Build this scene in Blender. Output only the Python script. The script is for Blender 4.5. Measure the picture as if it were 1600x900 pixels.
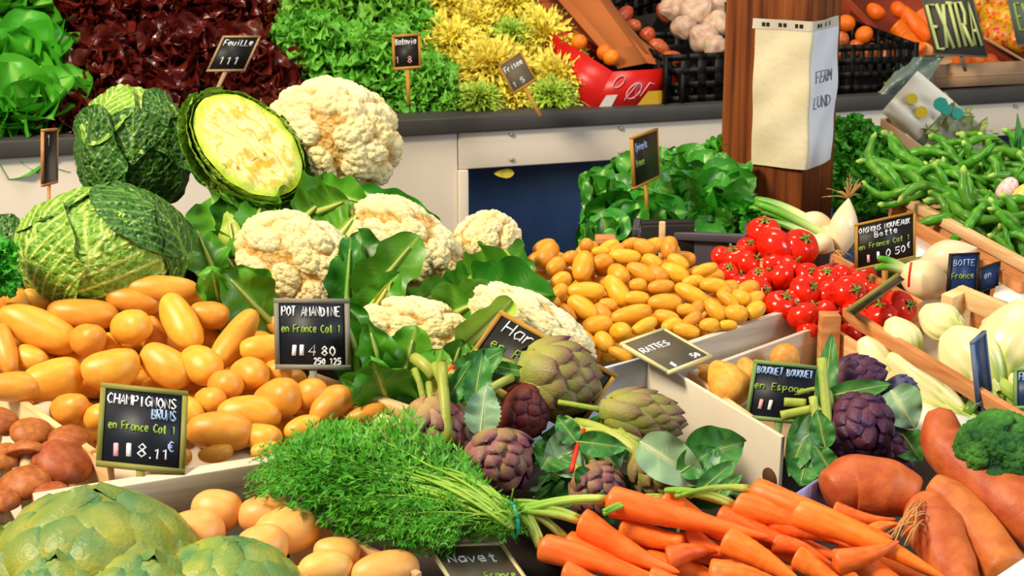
import bpy, math, random
import numpy as np
from mathutils import Vector, Matrix
for o in list(bpy.data.objects): bpy.data.objects.remove(o, do_unlink=True)
scene = bpy.context.scene
COL = scene.collection
PI = math.pi
R = math.radians
def lin(h, k=1.0):
    h = h.lstrip('#')
    c = [int(h[i:i+2], 16)/255 for i in (0, 2, 4)]
    return tuple(min(1, (x/12.92 if x <= .04045 else ((x+.055)/1.055)**2.4)*k) for x in c) + (1,)
# ---------------------------------------------------------------- camera
CAM = np.array([0, 0, 1.70]); PITCH = R(15); FP = 2600.0
cam = bpy.data.cameras.new('camera'); cam.sensor_width = 36; cam.lens = 36*FP/1600
cam.clip_start = .05; cam.clip_end = 60
camo = bpy.data.objects.new('camera', cam); COL.objects.link(camo)
camo.location = CAM; camo.rotation_euler = (PI/2-PITCH, 0, 0)
scene.camera = camo
cam.dof.use_dof = True; cam.dof.focus_distance = 2.25; cam.dof.aperture_fstop = 16.0
# ---------------------------------------------------------------- world, lights, exposure
w = bpy.data.worlds.new('market_daylight'); scene.world = w; w.use_nodes = True
nt = w.node_tree; nt.nodes.clear()
wo = nt.nodes.new('ShaderNodeOutputWorld'); bg = nt.nodes.new('ShaderNodeBackground')
bg.inputs[0].default_value = (1, .93, .84, 1); bg.inputs[1].default_value = .24
nt.links.new(bg.outputs[0], wo.inputs[0])
def area(name, loc, target, size, energy, color):
    l = bpy.data.lights.new(name, 'AREA'); l.shape = 'SQUARE'; l.size = size; l.energy = energy; l.color = color
    o = bpy.data.objects.new(name, l); COL.objects.link(o); o.location = loc
    o.rotation_euler = (Vector(target)-Vector(loc)).to_track_quat('-Z', 'Y').to_euler(); return o
area('warm_stall_lamp', (-2.1, .9, 3.5), (0, 2.4, 1), .8, 138, (1, .87, .66))
area('shelf_lamp', (.2, 3.0, 3.6), (.1, 4.1, 1), .9, 34, (1, .84, .62))
area('daylight_opening', (3.6, .2, 2.8), (.3, 2.3, 1), 1.4, 70, (.78, .89, 1))
scene.view_settings.view_transform = 'Standard'; scene.view_settings.look = 'None'
scene.view_settings.exposure = 0.35; scene.view_settings.gamma = 1; scene.view_settings.use_curve_mapping = False
# ---------------------------------------------------------------- picture geometry
CP, SP = math.cos(PITCH), math.sin(PITCH)
RT = np.array([1., 0, 0]); UP = np.array([0, SP, CP]); FW = np.array([0, CP, -SP])
def ray(px, py):
    return FW + RT*(px-800)/FP + UP*(450-py)/FP
Z0, Y0, M0 = .93, 1.66, .12
def isect(px, py, za, ya, m):
    d = ray(px, py)       # z = za + m (Y-ya)
    t = (za - m*ya - CAM[2])/(d[2]-m*d[1])
    return CAM+d*t
def S(px, py, h=0.): return isect(px, py, Z0+h, Y0, M0)
def W(px, py, Y):
    d = ray(px, py); return CAM+d*(Y/d[1])
def surf_z(Y, h=0): return Z0+M0*(Y-Y0)+h
class Slope:
    def __init__(s, ax, ay, h, m): s.A = S(ax, ay, h); s.m = m
    def at(s, px, py, off=0.): return isect(px, py, s.A[2]+off, s.A[1], s.m)
def mpp(p): return float(np.dot(np.asarray(p)-CAM, FW))/FP     # metres per pixel there
def nrm(v):
    v = np.asarray(v, float); return v/(np.linalg.norm(v)+1e-12)
def idir(p, ang, toward=0.):
    """direction: image angle (deg, ccw from right) and degrees towards the viewer"""
    a, t = R(ang), R(toward); vd = nrm(CAM-np.asarray(p))
    e = nrm(np.cross([0, 0, 1], vd)); u = np.cross(vd, e)
    return (e*math.cos(a)+u*math.sin(a))*math.cos(t)+vd*math.sin(t)
def frame(z, roll=0., hint=None):
    z = nrm(z); h = np.array([0, 0, 1.]) if hint is None else nrm(hint)
    if abs(np.dot(h, z)) > .98: h = np.array([0, 1., 0])
    x = nrm(np.cross(h, z)); y = np.cross(z, x)
    c, s = math.cos(roll), math.sin(roll)
    return np.stack([x*c+y*s, y*c-x*s, z], 1)
def mtx(p, F=None, sc=(1, 1, 1)):
    F = np.eye(3) if F is None else F
    m = Matrix.Identity(4)
    for i in range(3):
        for j in range(3): m[i][j] = float(F[i, j]*sc[j])
        m[i][3] = float(p[i])
    return m
# ---------------------------------------------------------------- numpy noise
def _hash(ix, iy, iz, seed):
    n = (ix*374761393+iy*668265263+iz*2147483647+seed*1274126177) & 0xffffffff
    n = ((n ^ (n >> 13))*1274126177) & 0xffffffff
    return ((n ^ (n >> 16)) & 0xffff)/65535.0*2-1
def noise(P, sc=1., seed=0):
    P = np.asarray(P)*sc; I = np.floor(P).astype(np.int64); f = P-I; f = f*f*(3-2*f)
    r = 0
    for dx in (0, 1):
        for dy in (0, 1):
            for dz in (0, 1):
                wt = (f[..., 0] if dx else 1-f[..., 0])*(f[..., 1] if dy else 1-f[..., 1])*(f[..., 2] if dz else 1-f[..., 2])
                r = r+wt*_hash(I[..., 0]+dx, I[..., 1]+dy, I[..., 2]+dz, seed)
    return r
# ---------------------------------------------------------------- mesh building
class MB:
    def __init__(s): s.V = []; s.F = []; s.A = []; s.n = 0
    def add(s, V, F, a=None):
        V = np.asarray(V, float).reshape(-1, 3); F = np.asarray(F, int).reshape(-1, 4)
        s.V.append(V); s.F.append(F+s.n); s.n += len(V)
        s.A.append(np.zeros(len(V)) if a is None else np.broadcast_to(np.asarray(a, float).reshape(-1) if np.ndim(a) else a, (len(V),)))
        return s
    def grid(s, P, wrap=False, a=None):
        nu, nv = P.shape[:2]
        idx = np.arange(nu*nv).reshape(nu, nv)
        if wrap: idx = np.concatenate([idx, idx[:, :1]], 1)
        F = np.stack([idx[:-1, :-1], idx[:-1, 1:], idx[1:, 1:], idx[1:, :-1]], -1).reshape(-1, 4)
        return s.add(P.reshape(-1, 3), F, a)
    def xf(s, F=None, p=(0, 0, 0), sc=1.):
        o = MB(); F = np.eye(3) if F is None else F
        for V, Fa, A in zip(s.V, s.F, s.A):
            pass
        V, Fa, A = s.arr(); o.add((V*sc)@F.T+np.asarray(p), Fa, A); return o
    def arr(s): return np.concatenate(s.V), np.concatenate(s.F), np.concatenate(s.A)
    def join(s, o):
        V, F, A = o.arr() if isinstance(o, MB) else o
        return s.add(V, F, A)
    def mesh(s, name, mat=None, smooth=True):
        V, F, A = s.arr()
        me = bpy.data.meshes.new(name)
        me.vertices.add(len(V)); me.vertices.foreach_set('co', V.astype(np.float32).ravel())
        me.loops.add(len(F)*4); me.loops.foreach_set('vertex_index', F.astype(np.int32).ravel())
        me.polygons.add(len(F)); me.polygons.foreach_set('loop_start', np.arange(0, len(F)*4, 4, dtype=np.int32))
        try: me.polygons.foreach_set('loop_total', np.full(len(F), 4, dtype=np.int32))
        except Exception: pass
        me.update(calc_edges=True); me.validate()
        if smooth: me.polygons.foreach_set('use_smooth', np.ones(len(me.polygons), dtype=bool))
        if len(me.vertices) == len(A):
            at = me.attributes.new('v', 'FLOAT', 'POINT'); at.data.foreach_set('value', A.astype(np.float32))
        if mat: me.materials.append(mat)
        return me
def box(mb, c, s, F=None, a=0.):
    q = np.array([[x, y, z] for x in (-.5, .5) for y in (-.5, .5) for z in (-.5, .5)])*np.asarray(s)
    F = np.eye(3) if F is None else F
    return mb.add(q@F.T+np.asarray(c), [[0, 1, 3, 2], [4, 6, 7, 5], [0, 4, 5, 1], [2, 3, 7, 6], [0, 2, 6, 4], [1, 5, 7, 3]], a)
def plank(mb, p, q, down, hgt, th, inset=0.):
    """board whose top edge runs p->q, hangs along 'down' by hgt, thickness th"""
    p, q, down = np.asarray(p, float), np.asarray(q, float), nrm(down)
    x = nrm(q-p); n = nrm(np.cross(x, down)); dn = down*hgt
    V = [p-n*th/2, q-n*th/2, q+n*th/2, p+n*th/2]; V = V+[v+dn for v in V]
    return mb.add(V, [[0, 1, 2, 3], [7, 6, 5, 4], [0, 4, 5, 1], [1, 5, 6, 2], [2, 6, 7, 3], [3, 7, 4, 0]])
def tube(mb, pts, rad, n=8, a=0., cap=True):
    pts = np.asarray(pts, float); m = len(pts); rad = np.broadcast_to(np.asarray(rad, float), (m,)).copy()
    aa = np.broadcast_to(np.asarray(a, float), (m,)).copy()
    T = np.gradient(pts, axis=0); T /= np.linalg.norm(T, axis=1)[:, None]+1e-12
    x = np.cross(T[0], [0, 0, 1.]); x = nrm(x) if np.linalg.norm(x) > .1 else np.array([1., 0, 0])
    ang = np.linspace(0, 2*PI, n, endpoint=False); rows = []
    for i in range(m):
        x = nrm(x-T[i]*np.dot(x, T[i])); y = np.cross(T[i], x)
        rows.append(pts[i]+rad[i]*(np.cos(ang)[:, None]*x+np.sin(ang)[:, None]*y))
    if cap:
        rows = [np.repeat(pts[:1], n, 0)]+rows+[np.repeat(pts[-1:], n, 0)]; aa = np.concatenate([aa[:1], aa, aa[-1:]])
    P = np.stack(rows)
    return mb.grid(P, True, np.repeat(aa, n))
def bez(p0, p1, p2, n=10):
    t = np.linspace(0, 1, n)[:, None]; p0, p1, p2 = map(np.asarray, (p0, p1, p2))
    return (1-t)**2*p0+2*t*(1-t)*p1+t*t*p2
def leaf(mb, b, d, n, L, Wd, bend=.6, cup=.25, ruff=.05, freq=5., shape='ovate', nu=10, nv=7, veins=6, rib=.0, twist=0., rnd=random, lobes=0.):
    """leaf blade: from b along d, face normal n; bend curls the tip away from n"""
    d = nrm(d); n = nrm(np.asarray(n)-d*np.dot(n, d)); s = np.cross(d, n)
    t = np.linspace(0, 1, nu); q = np.linspace(-1, 1, nv)
    th = bend*t; dx = np.cos(th); dz = -np.sin(th)
    cx = np.concatenate([[0], np.cumsum((dx[1:]+dx[:-1])/2)])/(nu-1)*L; cz = np.concatenate([[0], np.cumsum((dz[1:]+dz[:-1])/2)])/(nu-1)*L
    if shape == 'ovate': w = np.sin(PI*np.clip(t, 0, 1)**.75)**.8*.5+.03*(1-t)
    elif shape == 'round': w = np.sqrt(np.clip(1-(2*t**.8-1)**2, 0, 1))*.5+.04*(1-t)
    elif shape == 'fan': w = (.12+.88*t**.8)*np.sqrt(np.clip(1-t**7, 0, 1))*.5
    elif shape == 'lance': w = np.sin(PI*np.clip(t, 0, 1)**.6)*.5+.02
    elif shape == 'cab': q1, q2 = rnd.uniform(0, 6.28), rnd.uniform(0, 6.28); w = (np.sin(PI*np.clip(t, 0, 1)**.85)**.5*.5+.06*(1-t))*(1+.13*np.sin(11*t+q1)+.08*np.sin(23*t+q2))
    else: w = np.clip(np.minimum(t*6+.25, 1)*(1-t**4), 0, 1)*.5
    if lobes: w = w*(1-lobes*(np.arange(nu) % 2))
    w = w*Wd; ph = rnd.uniform(0, 6.28); ph2 = rnd.uniform(0, 6.28)
    Tt, Q = np.meshgrid(t, q, indexing='ij'); Wm = w[:, None]
    up = cup*np.abs(Q)**2*Wm*2 + ruff*Wd*np.abs(Q)**1.5*(np.sin(freq*Tt*6.28+ph+Q*1.5)+.6*np.sin(freq*1.7*Tt*6.28*np.sign(Q+.01)+ph2))*np.minimum(1, Tt*4)
    up = up+ruff*.6*Wd*Tt**3*np.sin(Q*freq*1.3+ph)
    sd = Q*Wm*(1-.15*abs(cup)*Q**2)+twist*Tt*Wd
    nx = np.sin(th)[:, None]; nz = np.cos(th)[:, None]
    X = cx[:, None]+nx*up; Z = cz[:, None]+nz*up
    P = b+X[..., None]*d+sd[..., None]*s+Z[..., None]*n
    v = np.clip(1-np.abs(Q)/max(.11, 1.6/(nv-1)), 0, 1)*(1-.5*Tt)
    if veins:
        fr = np.abs(((Tt-np.abs(Q)*.22)*veins) % 1-.5)*2
        v = np.maximum(v, np.clip((fr-.80)/.20, 0, 1)*.32*(1-.6*np.abs(Q)))
    mb.grid(P, False, v.reshape(-1))
    if rib: tube(mb, P[:, nv//2][:int(nu*.85)]+n*rib*.3, np.linspace(rib, rib*.25, int(nu*.85)), 5, 1.)
    return mb
# ---------------------------------------------------------------- materials
MATS = {}
class NT:
    def __init__(s, name):
        s.m = bpy.data.materials.new(name); s.m.use_nodes = True; s.t = s.m.node_tree; s.b = s.t.nodes['Principled BSDF']
    def n(s, typ, **k):
        o = s.t.nodes.new(typ)
        for a, v in k.items():
            if a.startswith('i_'): o.inputs[a[2:].replace('_', ' ')].default_value = v
            else: setattr(o, a, v)
        return o
    def l(s, a, b): s.t.links.new(a, b)
    def noise(s, scale, detail=3, coord='Object', rough=.55):
        tc = s.n('ShaderNodeTexCoord'); o = s.n('ShaderNodeTexNoise'); o.inputs['Scale'].default_value = scale
        o.inputs['Detail'].default_value = detail; o.inputs['Roughness'].default_value = rough
        s.l(tc.outputs[coord], o.inputs['Vector']); return o.outputs['Fac']
    def ramp(s, fac, stops):
        o = s.n('ShaderNodeValToRGB'); e = o.color_ramp.elements
        while len(e) < len(stops): e.new(.5)
        for k, (p, c) in zip(e, stops): k.position = p; k.color = c
        s.l(fac, o.inputs['Fac']); return o.outputs['Color']
    def mix(s, f, a, b, mode='MIX'):
        o = s.n('ShaderNodeMix'); o.data_type = 'RGBA'; o.blend_type = mode
        for sock, v in ((o.inputs[0], f), (o.inputs[6], a), (o.inputs[7], b)):
            if hasattr(v, 'links'): s.l(v, sock)
            else: sock.default_value = v
        return o.outputs[2]
    def bump(s, h, strength=.3, dist=.002):
        o = s.n('ShaderNodeBump'); o.inputs['Strength'].default_value = strength; o.inputs['Distance'].default_value = dist
        s.l(h, o.inputs['Height']); s.l(o.outputs[0], s.b.inputs['Normal'])
    def vary(s, col, amt=.15, hue=.015):
        oi = s.n('ShaderNodeObjectInfo'); hs = s.n('ShaderNodeHueSaturation')
        mr = s.n('ShaderNodeMapRange'); mr.inputs[3].default_value = 1-amt; mr.inputs[4].default_value = 1+amt
        s.l(oi.outputs['Random'], mr.inputs[0]); s.l(mr.outputs[0], hs.inputs['Value'])
        mh = s.n('ShaderNodeMapRange'); mh.inputs[3].default_value = .5-hue; mh.inputs[4].default_value = .5+hue
        s.l(oi.outputs['Random'], mh.inputs[0]); s.l(mh.outputs[0], hs.inputs['Hue'])
        s.l(col, hs.inputs['Color']); return hs.outputs[0]
    def done(s, col, rough=.5, spec=.5, sss=0., sssc=(1, .5, .3), coat=0.):
        s.l(col, s.b.inputs['Base Color']) if hasattr(col, 'links') else setattr(s.b.inputs['Base Color'], 'default_value', col)
        s.b.inputs['Roughness'].default_value = rough; s.b.inputs['Specular IOR Level'].default_value = spec
        if sss: s.b.inputs['Subsurface Weight'].default_value = sss; s.b.inputs['Subsurface Radius'].default_value = sssc; s.b.inputs['Subsurface Scale'].default_value = .008
        if coat: s.b.inputs['Coat Weight'].default_value = coat
        return s.m
def skin(name, c1, c2, sc=9, rough=.45, spots=None, spotsc=26, bump=.15, bsc=60, vary=.1, hue=.01, spec=.4, thr=.68):
    t = NT(name); f = t.noise(sc, 4); col = t.ramp(f, [(.32, lin(c1)), (.68, lin(c2))])
    if spots:
        g = t.noise(spotsc, 2); m = t.ramp(g, [(thr, (0, 0, 0, 1)), (thr+.05, (1, 1, 1, 1))]); col = t.mix(m, col, lin(spots))
    col = t.vary(col, vary, hue); t.bump(t.noise(bsc, 3), bump, .002)
    return t.done(col, rough, spec)
def leafm(name, c1, c2, vein, rough=.42, sc=14, bump=.35, bsc=70, vary=.12, spec=.4, trans=.0, vpow=1., edge=None):
    t = NT(name); f = t.noise(sc, 4); col = t.ramp(f, [(.3, lin(c1)), (.7, lin(c2))])
    a = t.n('ShaderNodeAttribute'); a.attribute_name = 'v'
    col = t.mix(a.outputs['Fac'], col, lin(vein)); col = t.vary(col, vary, .008)
    t.bump(t.noise(bsc, 2), bump, .003)
    m = t.done(col, rough, spec)
    if trans:
        tr = t.n('ShaderNodeBsdfTranslucent'); ms = t.n('ShaderNodeMixShader'); ms.inputs[0].default_value = trans
        out = t.t.nodes['Material Output']; t.l(col, tr.inputs[0]); t.l(t.b.outputs[0], ms.inputs[1]); t.l(tr.outputs[0], ms.inputs[2]); t.l(ms.outputs[0], out.inputs[0])
    return m
def woodm(name, c1, c2, sc=6, st=(1, 1, 12), rough=.65, vary=.08, spots=None):
    t = NT(name); tc = t.n('ShaderNodeTexCoord'); mp = t.n('ShaderNodeMapping'); mp.inputs['Scale'].default_value = st
    t.l(tc.outputs['Object'], mp.inputs[0]); o = t.n('ShaderNodeTexNoise'); o.inputs['Scale'].default_value = sc; o.inputs['Detail'].default_value = 5
    t.l(mp.outputs[0], o.inputs['Vector']); col = t.ramp(o.outputs['Fac'], [(.3, lin(c1)), (.7, lin(c2))])
    if spots:
        m = t.ramp(t.noise(25, 2), [(.69, (0, 0, 0, 1)), (.73, (1, 1, 1, 1))]); col = t.mix(m, col, lin(spots))
    col = t.vary(col, vary, .004); t.bump(o.outputs['Fac'], .25, .001); return t.done(col, rough, .25)
def plain(name, c, rough=.5, spec=.4, c2=None, sc=12, metal=0.):
    t = NT(name); col = t.ramp(t.noise(sc, 3), [(.3, lin(c)), (.7, lin(c2 or c))]); m = t.done(col, rough, spec); t.b.inputs['Metallic'].default_value = metal; return m
# ---------------------------------------------------------------- objects
def link(o, parent=None):
    COL.objects.link(o)
    if parent is not None: o.parent = parent
    return o
def tag(o, label=None, cat=None, group=None, kind=None):
    if label: o['label'] = label
    if cat: o['category'] = cat
    if group: o['group'] = group
    if kind: o['kind'] = kind
    return o
def mo(name, me, M=None, parent=None, bevel=0.):
    o = bpy.data.objects.new(name, me); link(o, parent)
    if M is not None: o.matrix_basis = M
    if bevel:
        b = o.modifiers.new('bevel', 'BEVEL'); b.width = bevel; b.segments = 2; b.limit_method = 'ANGLE'
    return o
def empty(name, M, label, cat, group=None):
    o = bpy.data.objects.new(name, None); o.empty_display_size = .05; link(o); o.matrix_basis = M
    return tag(o, label, cat, group)
def ladd(L, P, F, n=None):
    """local vertices for an object at P with frame F"""
    return (np.asarray(L)-P)@F
# heaps: words for where an item lies
def where(items, base, group=0, xs=('far left', 'left', 'left of centre', 'centre', 'right of centre', 'right', 'far right'), ys=('back', 'upper middle', 'middle', 'lower middle', 'front')):
    """items: [(px,py)] -> a label for each that tells it from its neighbours by its place in the heap"""
    X = [i[0] for i in items]; Yv = [i[1] for i in items]; out = []
    x0, x1, y0, y1 = min(X), max(X)+1, min(Yv), max(Yv)+1
    keys = [(int((y-y0)/(y1-y0)*len(ys)), int((x-x0)/(x1-x0)*len(xs))) for x, y in items]
    for i, k in enumerate(keys):
        same = sorted([j for j in range(len(keys)) if keys[j] == k], key=lambda j: (items[j][0]))
        w_ = ''
        if len(same) == 2: w_ = ', '+('left' if same.index(i) == 0 else 'right')+' of pair'
        elif len(same) > 2: w_ = ', %s of several' % ['first', 'second', 'third', 'fourth', 'fifth', 'sixth', 'seventh', 'eighth', 'ninth', 'tenth'][min(9, same.index(i))]
        out.append('%s, %s, %s%s' % (base, ys[k[0]], xs[k[1]], w_))
    return out
# ================================================================ setting
M_wood = woodm('pale_crate_wood', '#d9a468', '#f6d3a0', spots='#a06a3a')
M_woodw = woodm('bleached_crate_wood', '#b8ab98', '#dccfb8', spots='#7d7268')
M_woodo = woodm('orange_crate_wood', '#b9713a', '#e2a468')
M_post = woodm('reddish_beam_wood', '#56260d', '#a45c24', sc=5, st=(14, 14, .5), rough=.55)
M_dark = plain('dark_stall_board', '#3a302a', .7)
M_floor = plain('market_concrete', '#6d655c', .85, c2='#847a6e')
M_white = plain('cream_painted_metal', '#ddd0bd', .45, c2='#e4d9c8', sc=3)
M_ledge = plain('black_ledge', '#3b3a38', .5, c2='#45433f')
M_blue = plain('blue_grey_panel', '#34568a', .35, c2='#3f6599')
M_wall = plain('dark_back_wall', '#21130d', .8); M_shelf = plain('black_brown_shelf', '#1c1410', .75)
M_black = plain('black_plastic', '#0c0b0a', .5, .25)
M_kraft = plain('brown_cardboard', '#a65a26', .8, c2='#b2642c', sc=5)
M_kraftl = plain('light_cardboard', '#c79c74', .8, c2='#d2aa82', sc=5)
M_redc = plain('red_printed_cardboard', '#c01010', .35, c2='#d01a14')
def structure(name, me, M=None): return tag(mo(name, me, M), kind='structure')
mb = MB(); box(mb, (0, 4, -.02), (12, 12, .04)); structure('floor', mb.mesh('floor', M_floor, False))
mb = MB(); box(mb, (0, 7.0, 1.6), (9, .1, 3.2)); structure('wall_back', mb.mesh('wall_back', M_wall, False))
# sloping stall table (two decks, the beam stands in the gap between them)
def deckbox(mb, x0, x1, y0, y1, h, th=.025):
    V = [(x, y, surf_z(y, h)-d) for d in (0, th) for x, y in ((x0, y0), (x1, y0), (x1, y1), (x0, y1))]
    mb.add(V, [[0, 1, 2, 3], [7, 6, 5, 4], [0, 4, 5, 1], [1, 5, 6, 2], [2, 6, 7, 3], [3, 7, 4, 0]])
HD = -.15
st = empty('stall_table', mtx((0, 1.3, 0)), 'dark sloping market stall table carrying all the vegetable crates', 'table')
for (x0, x1, y0, y1) in ((-1.6, 1.9, 1.15, 2.93), (.7, 1.9, 2.935, 3.6)):
    mb = MB(); deckbox(mb, x0, x1, y0, y1, HD); V, F, A = mb.arr(); m2 = MB(); m2.add(V-np.array([0, 1.3, 0]), F)
    mo('table_top', m2.mesh('table_top', M_dark, False), None, st)
for (x, y) in ((-1.5, 1.25), (1.8, 1.25), (-1.5, 2.85), (1.8, 3.5), (.8, 3.5)):
    z = surf_z(y, HD)-.026; mb = MB(); box(mb, (x, y-1.3, z/2), (.06, .06, z)); mo('leg', mb.mesh('leg', M_dark, False), None, st)
# ---------------------------------------------------------------- back counter
KL0 = np.array([-1.13, 3.55, 0]); KE = nrm([2.53, .84, 0]); KN = np.array([KE[1], -KE[0], 0])
def K(px, py, off=0.):
    d = ray(px, py); t = np.dot(KL0+KN*off-CAM, KN)/np.dot(d, KN); return CAM+d*t
def KU(p): return float(np.dot(np.asarray(p)-KL0, KE))
def KP(u, off, z): p = KL0+KE*u+KN*off; return np.array([p[0], p[1], z])
KF = np.stack([KE, -KN, np.array([0, 0, 1.])], 1)       # counter frame: x along, y back, z up
zt = K(900, 172)[2]; zw = K(900, 196)[2]; za = K(900, 254)[2]
ct = empty('display_counter', mtx(KP(0, 0, 0), KF), 'long cream metal counter with a black ledge running behind the stall', 'counter')
def kbox(name, u0, u1, y0, y1, z0, z1, mat, bev=.003):
    mb = MB(); box(mb, ((u0+u1)/2, (y0+y1)/2, (z0+z1)/2), (u1-u0, y1-y0, z1-z0)); return mo(name, mb.mesh(name, mat, False), None, ct, bev)
uL, uR = -1.2, 4.6; uo = KU(K(724, 300)); uo2 = uo+2.2
kbox('ledge', uL, uR, -.015, .16, zw, zt, M_ledge)
apo = kbox('apron', uo-.01, uR, .0, .03, za, zw-.001, M_white)
kbox('side_panel', uL, uo-.012, .004, .03, .02, zw-.001, M_white)
kbox('end_panel', uo-.012, uo+.012, -.006, .3, .02, za-.001, M_white)
kbox('end_panel', uo2, uR, .005, .3, .02, za-.001, M_white)
for i in range(4):
    a = uo+.02+i*.545; kbox('inner_panel', a, a+.535, .32, .34, .02, za+.02, M_blue)
mb = MB()
for u in np.arange(uo+.12, 3.2, .28):
    for z in (zw-.012, za+.018): box(mb, (u, -.003, z), (.008, .006, .008))
mo('rivet', mb.mesh('rivet', plain('steel_rivet', '#b7a48c', .4), False), None, apo)
# sloping shelf behind the ledge
KS = .62
mb = MB()
sh = [KP(u, off, z) for (off, z) in ((-.16, zt-.03), (-1.3, zt-.03+1.14*KS)) for u in (uL, uR)]
sh2 = [p-np.array([0, 0, .03]) for p in sh]
V = np.array([sh[0], sh[1], sh[3], sh[2], sh2[0], sh2[1], sh2[3], sh2[2]])
V = (V-KP(0, 0, 0))@KF
mb.add(V, [[0, 1, 2, 3], [7, 6, 5, 4], [0, 4, 5, 1], [1, 5, 6, 2], [2, 6, 7, 3], [3, 7, 4, 0]])
mo('sloping_shelf', mb.mesh('sloping_shelf', M_shelf, False), None, ct)
KSN = nrm(np.array([0, 0, 1.])+KN*KS)      # normal of the sloping shelf
KSU = nrm(-KN+np.array([0, 0, KS]))        # up along it
def KSat(px, py, off=0.):
    a = KP(0, -.16, zt-.03)+KSN*off; d = ray(px, py); t = np.dot(a-CAM, KSN)/np.dot(d, KSN); return CAM+d*t
# ---------------------------------------------------------------- beam with the wrapped notice
YB = 2.98
pc = W(1253, 300, YB); vd = nrm([pc[0], pc[1], 0]); pe = np.array([vd[1], -vd[0], 0])
tl = nrm(-pe*math.cos(R(22))+vd*math.sin(R(22)))        # from near corner along the left face
tr = nrm(pe*math.cos(R(68))+vd*math.sin(R(68)))         # along the right face
wl = 132*mpp(pc)/math.cos(R(22)); wr = 50*mpp(pc)/math.cos(R(68))
wr = max(wr, .13)
c0 = np.array([pc[0], pc[1], 0])
mb = MB(); hz = 3.0
pts = [c0, c0+tr*wr, c0+tr*wr+tl*wl, c0+tl*wl]
ctr = sum(pts)/4
V = [p-ctr for p in pts]+[p-ctr+np.array([0, 0, hz]) for p in pts]
mb.add(V, [[0, 1, 2, 3], [7, 6, 5, 4], [0, 4, 5, 1], [1, 5, 6, 2], [2, 6, 7, 3], [3, 7, 4, 0]])
tag(mo('wooden_post', mb.mesh('wooden_post', M_post, False), mtx(ctr), None, .006), 'thick reddish-brown timber post with a paper notice wrapped round it', 'post')
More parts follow.
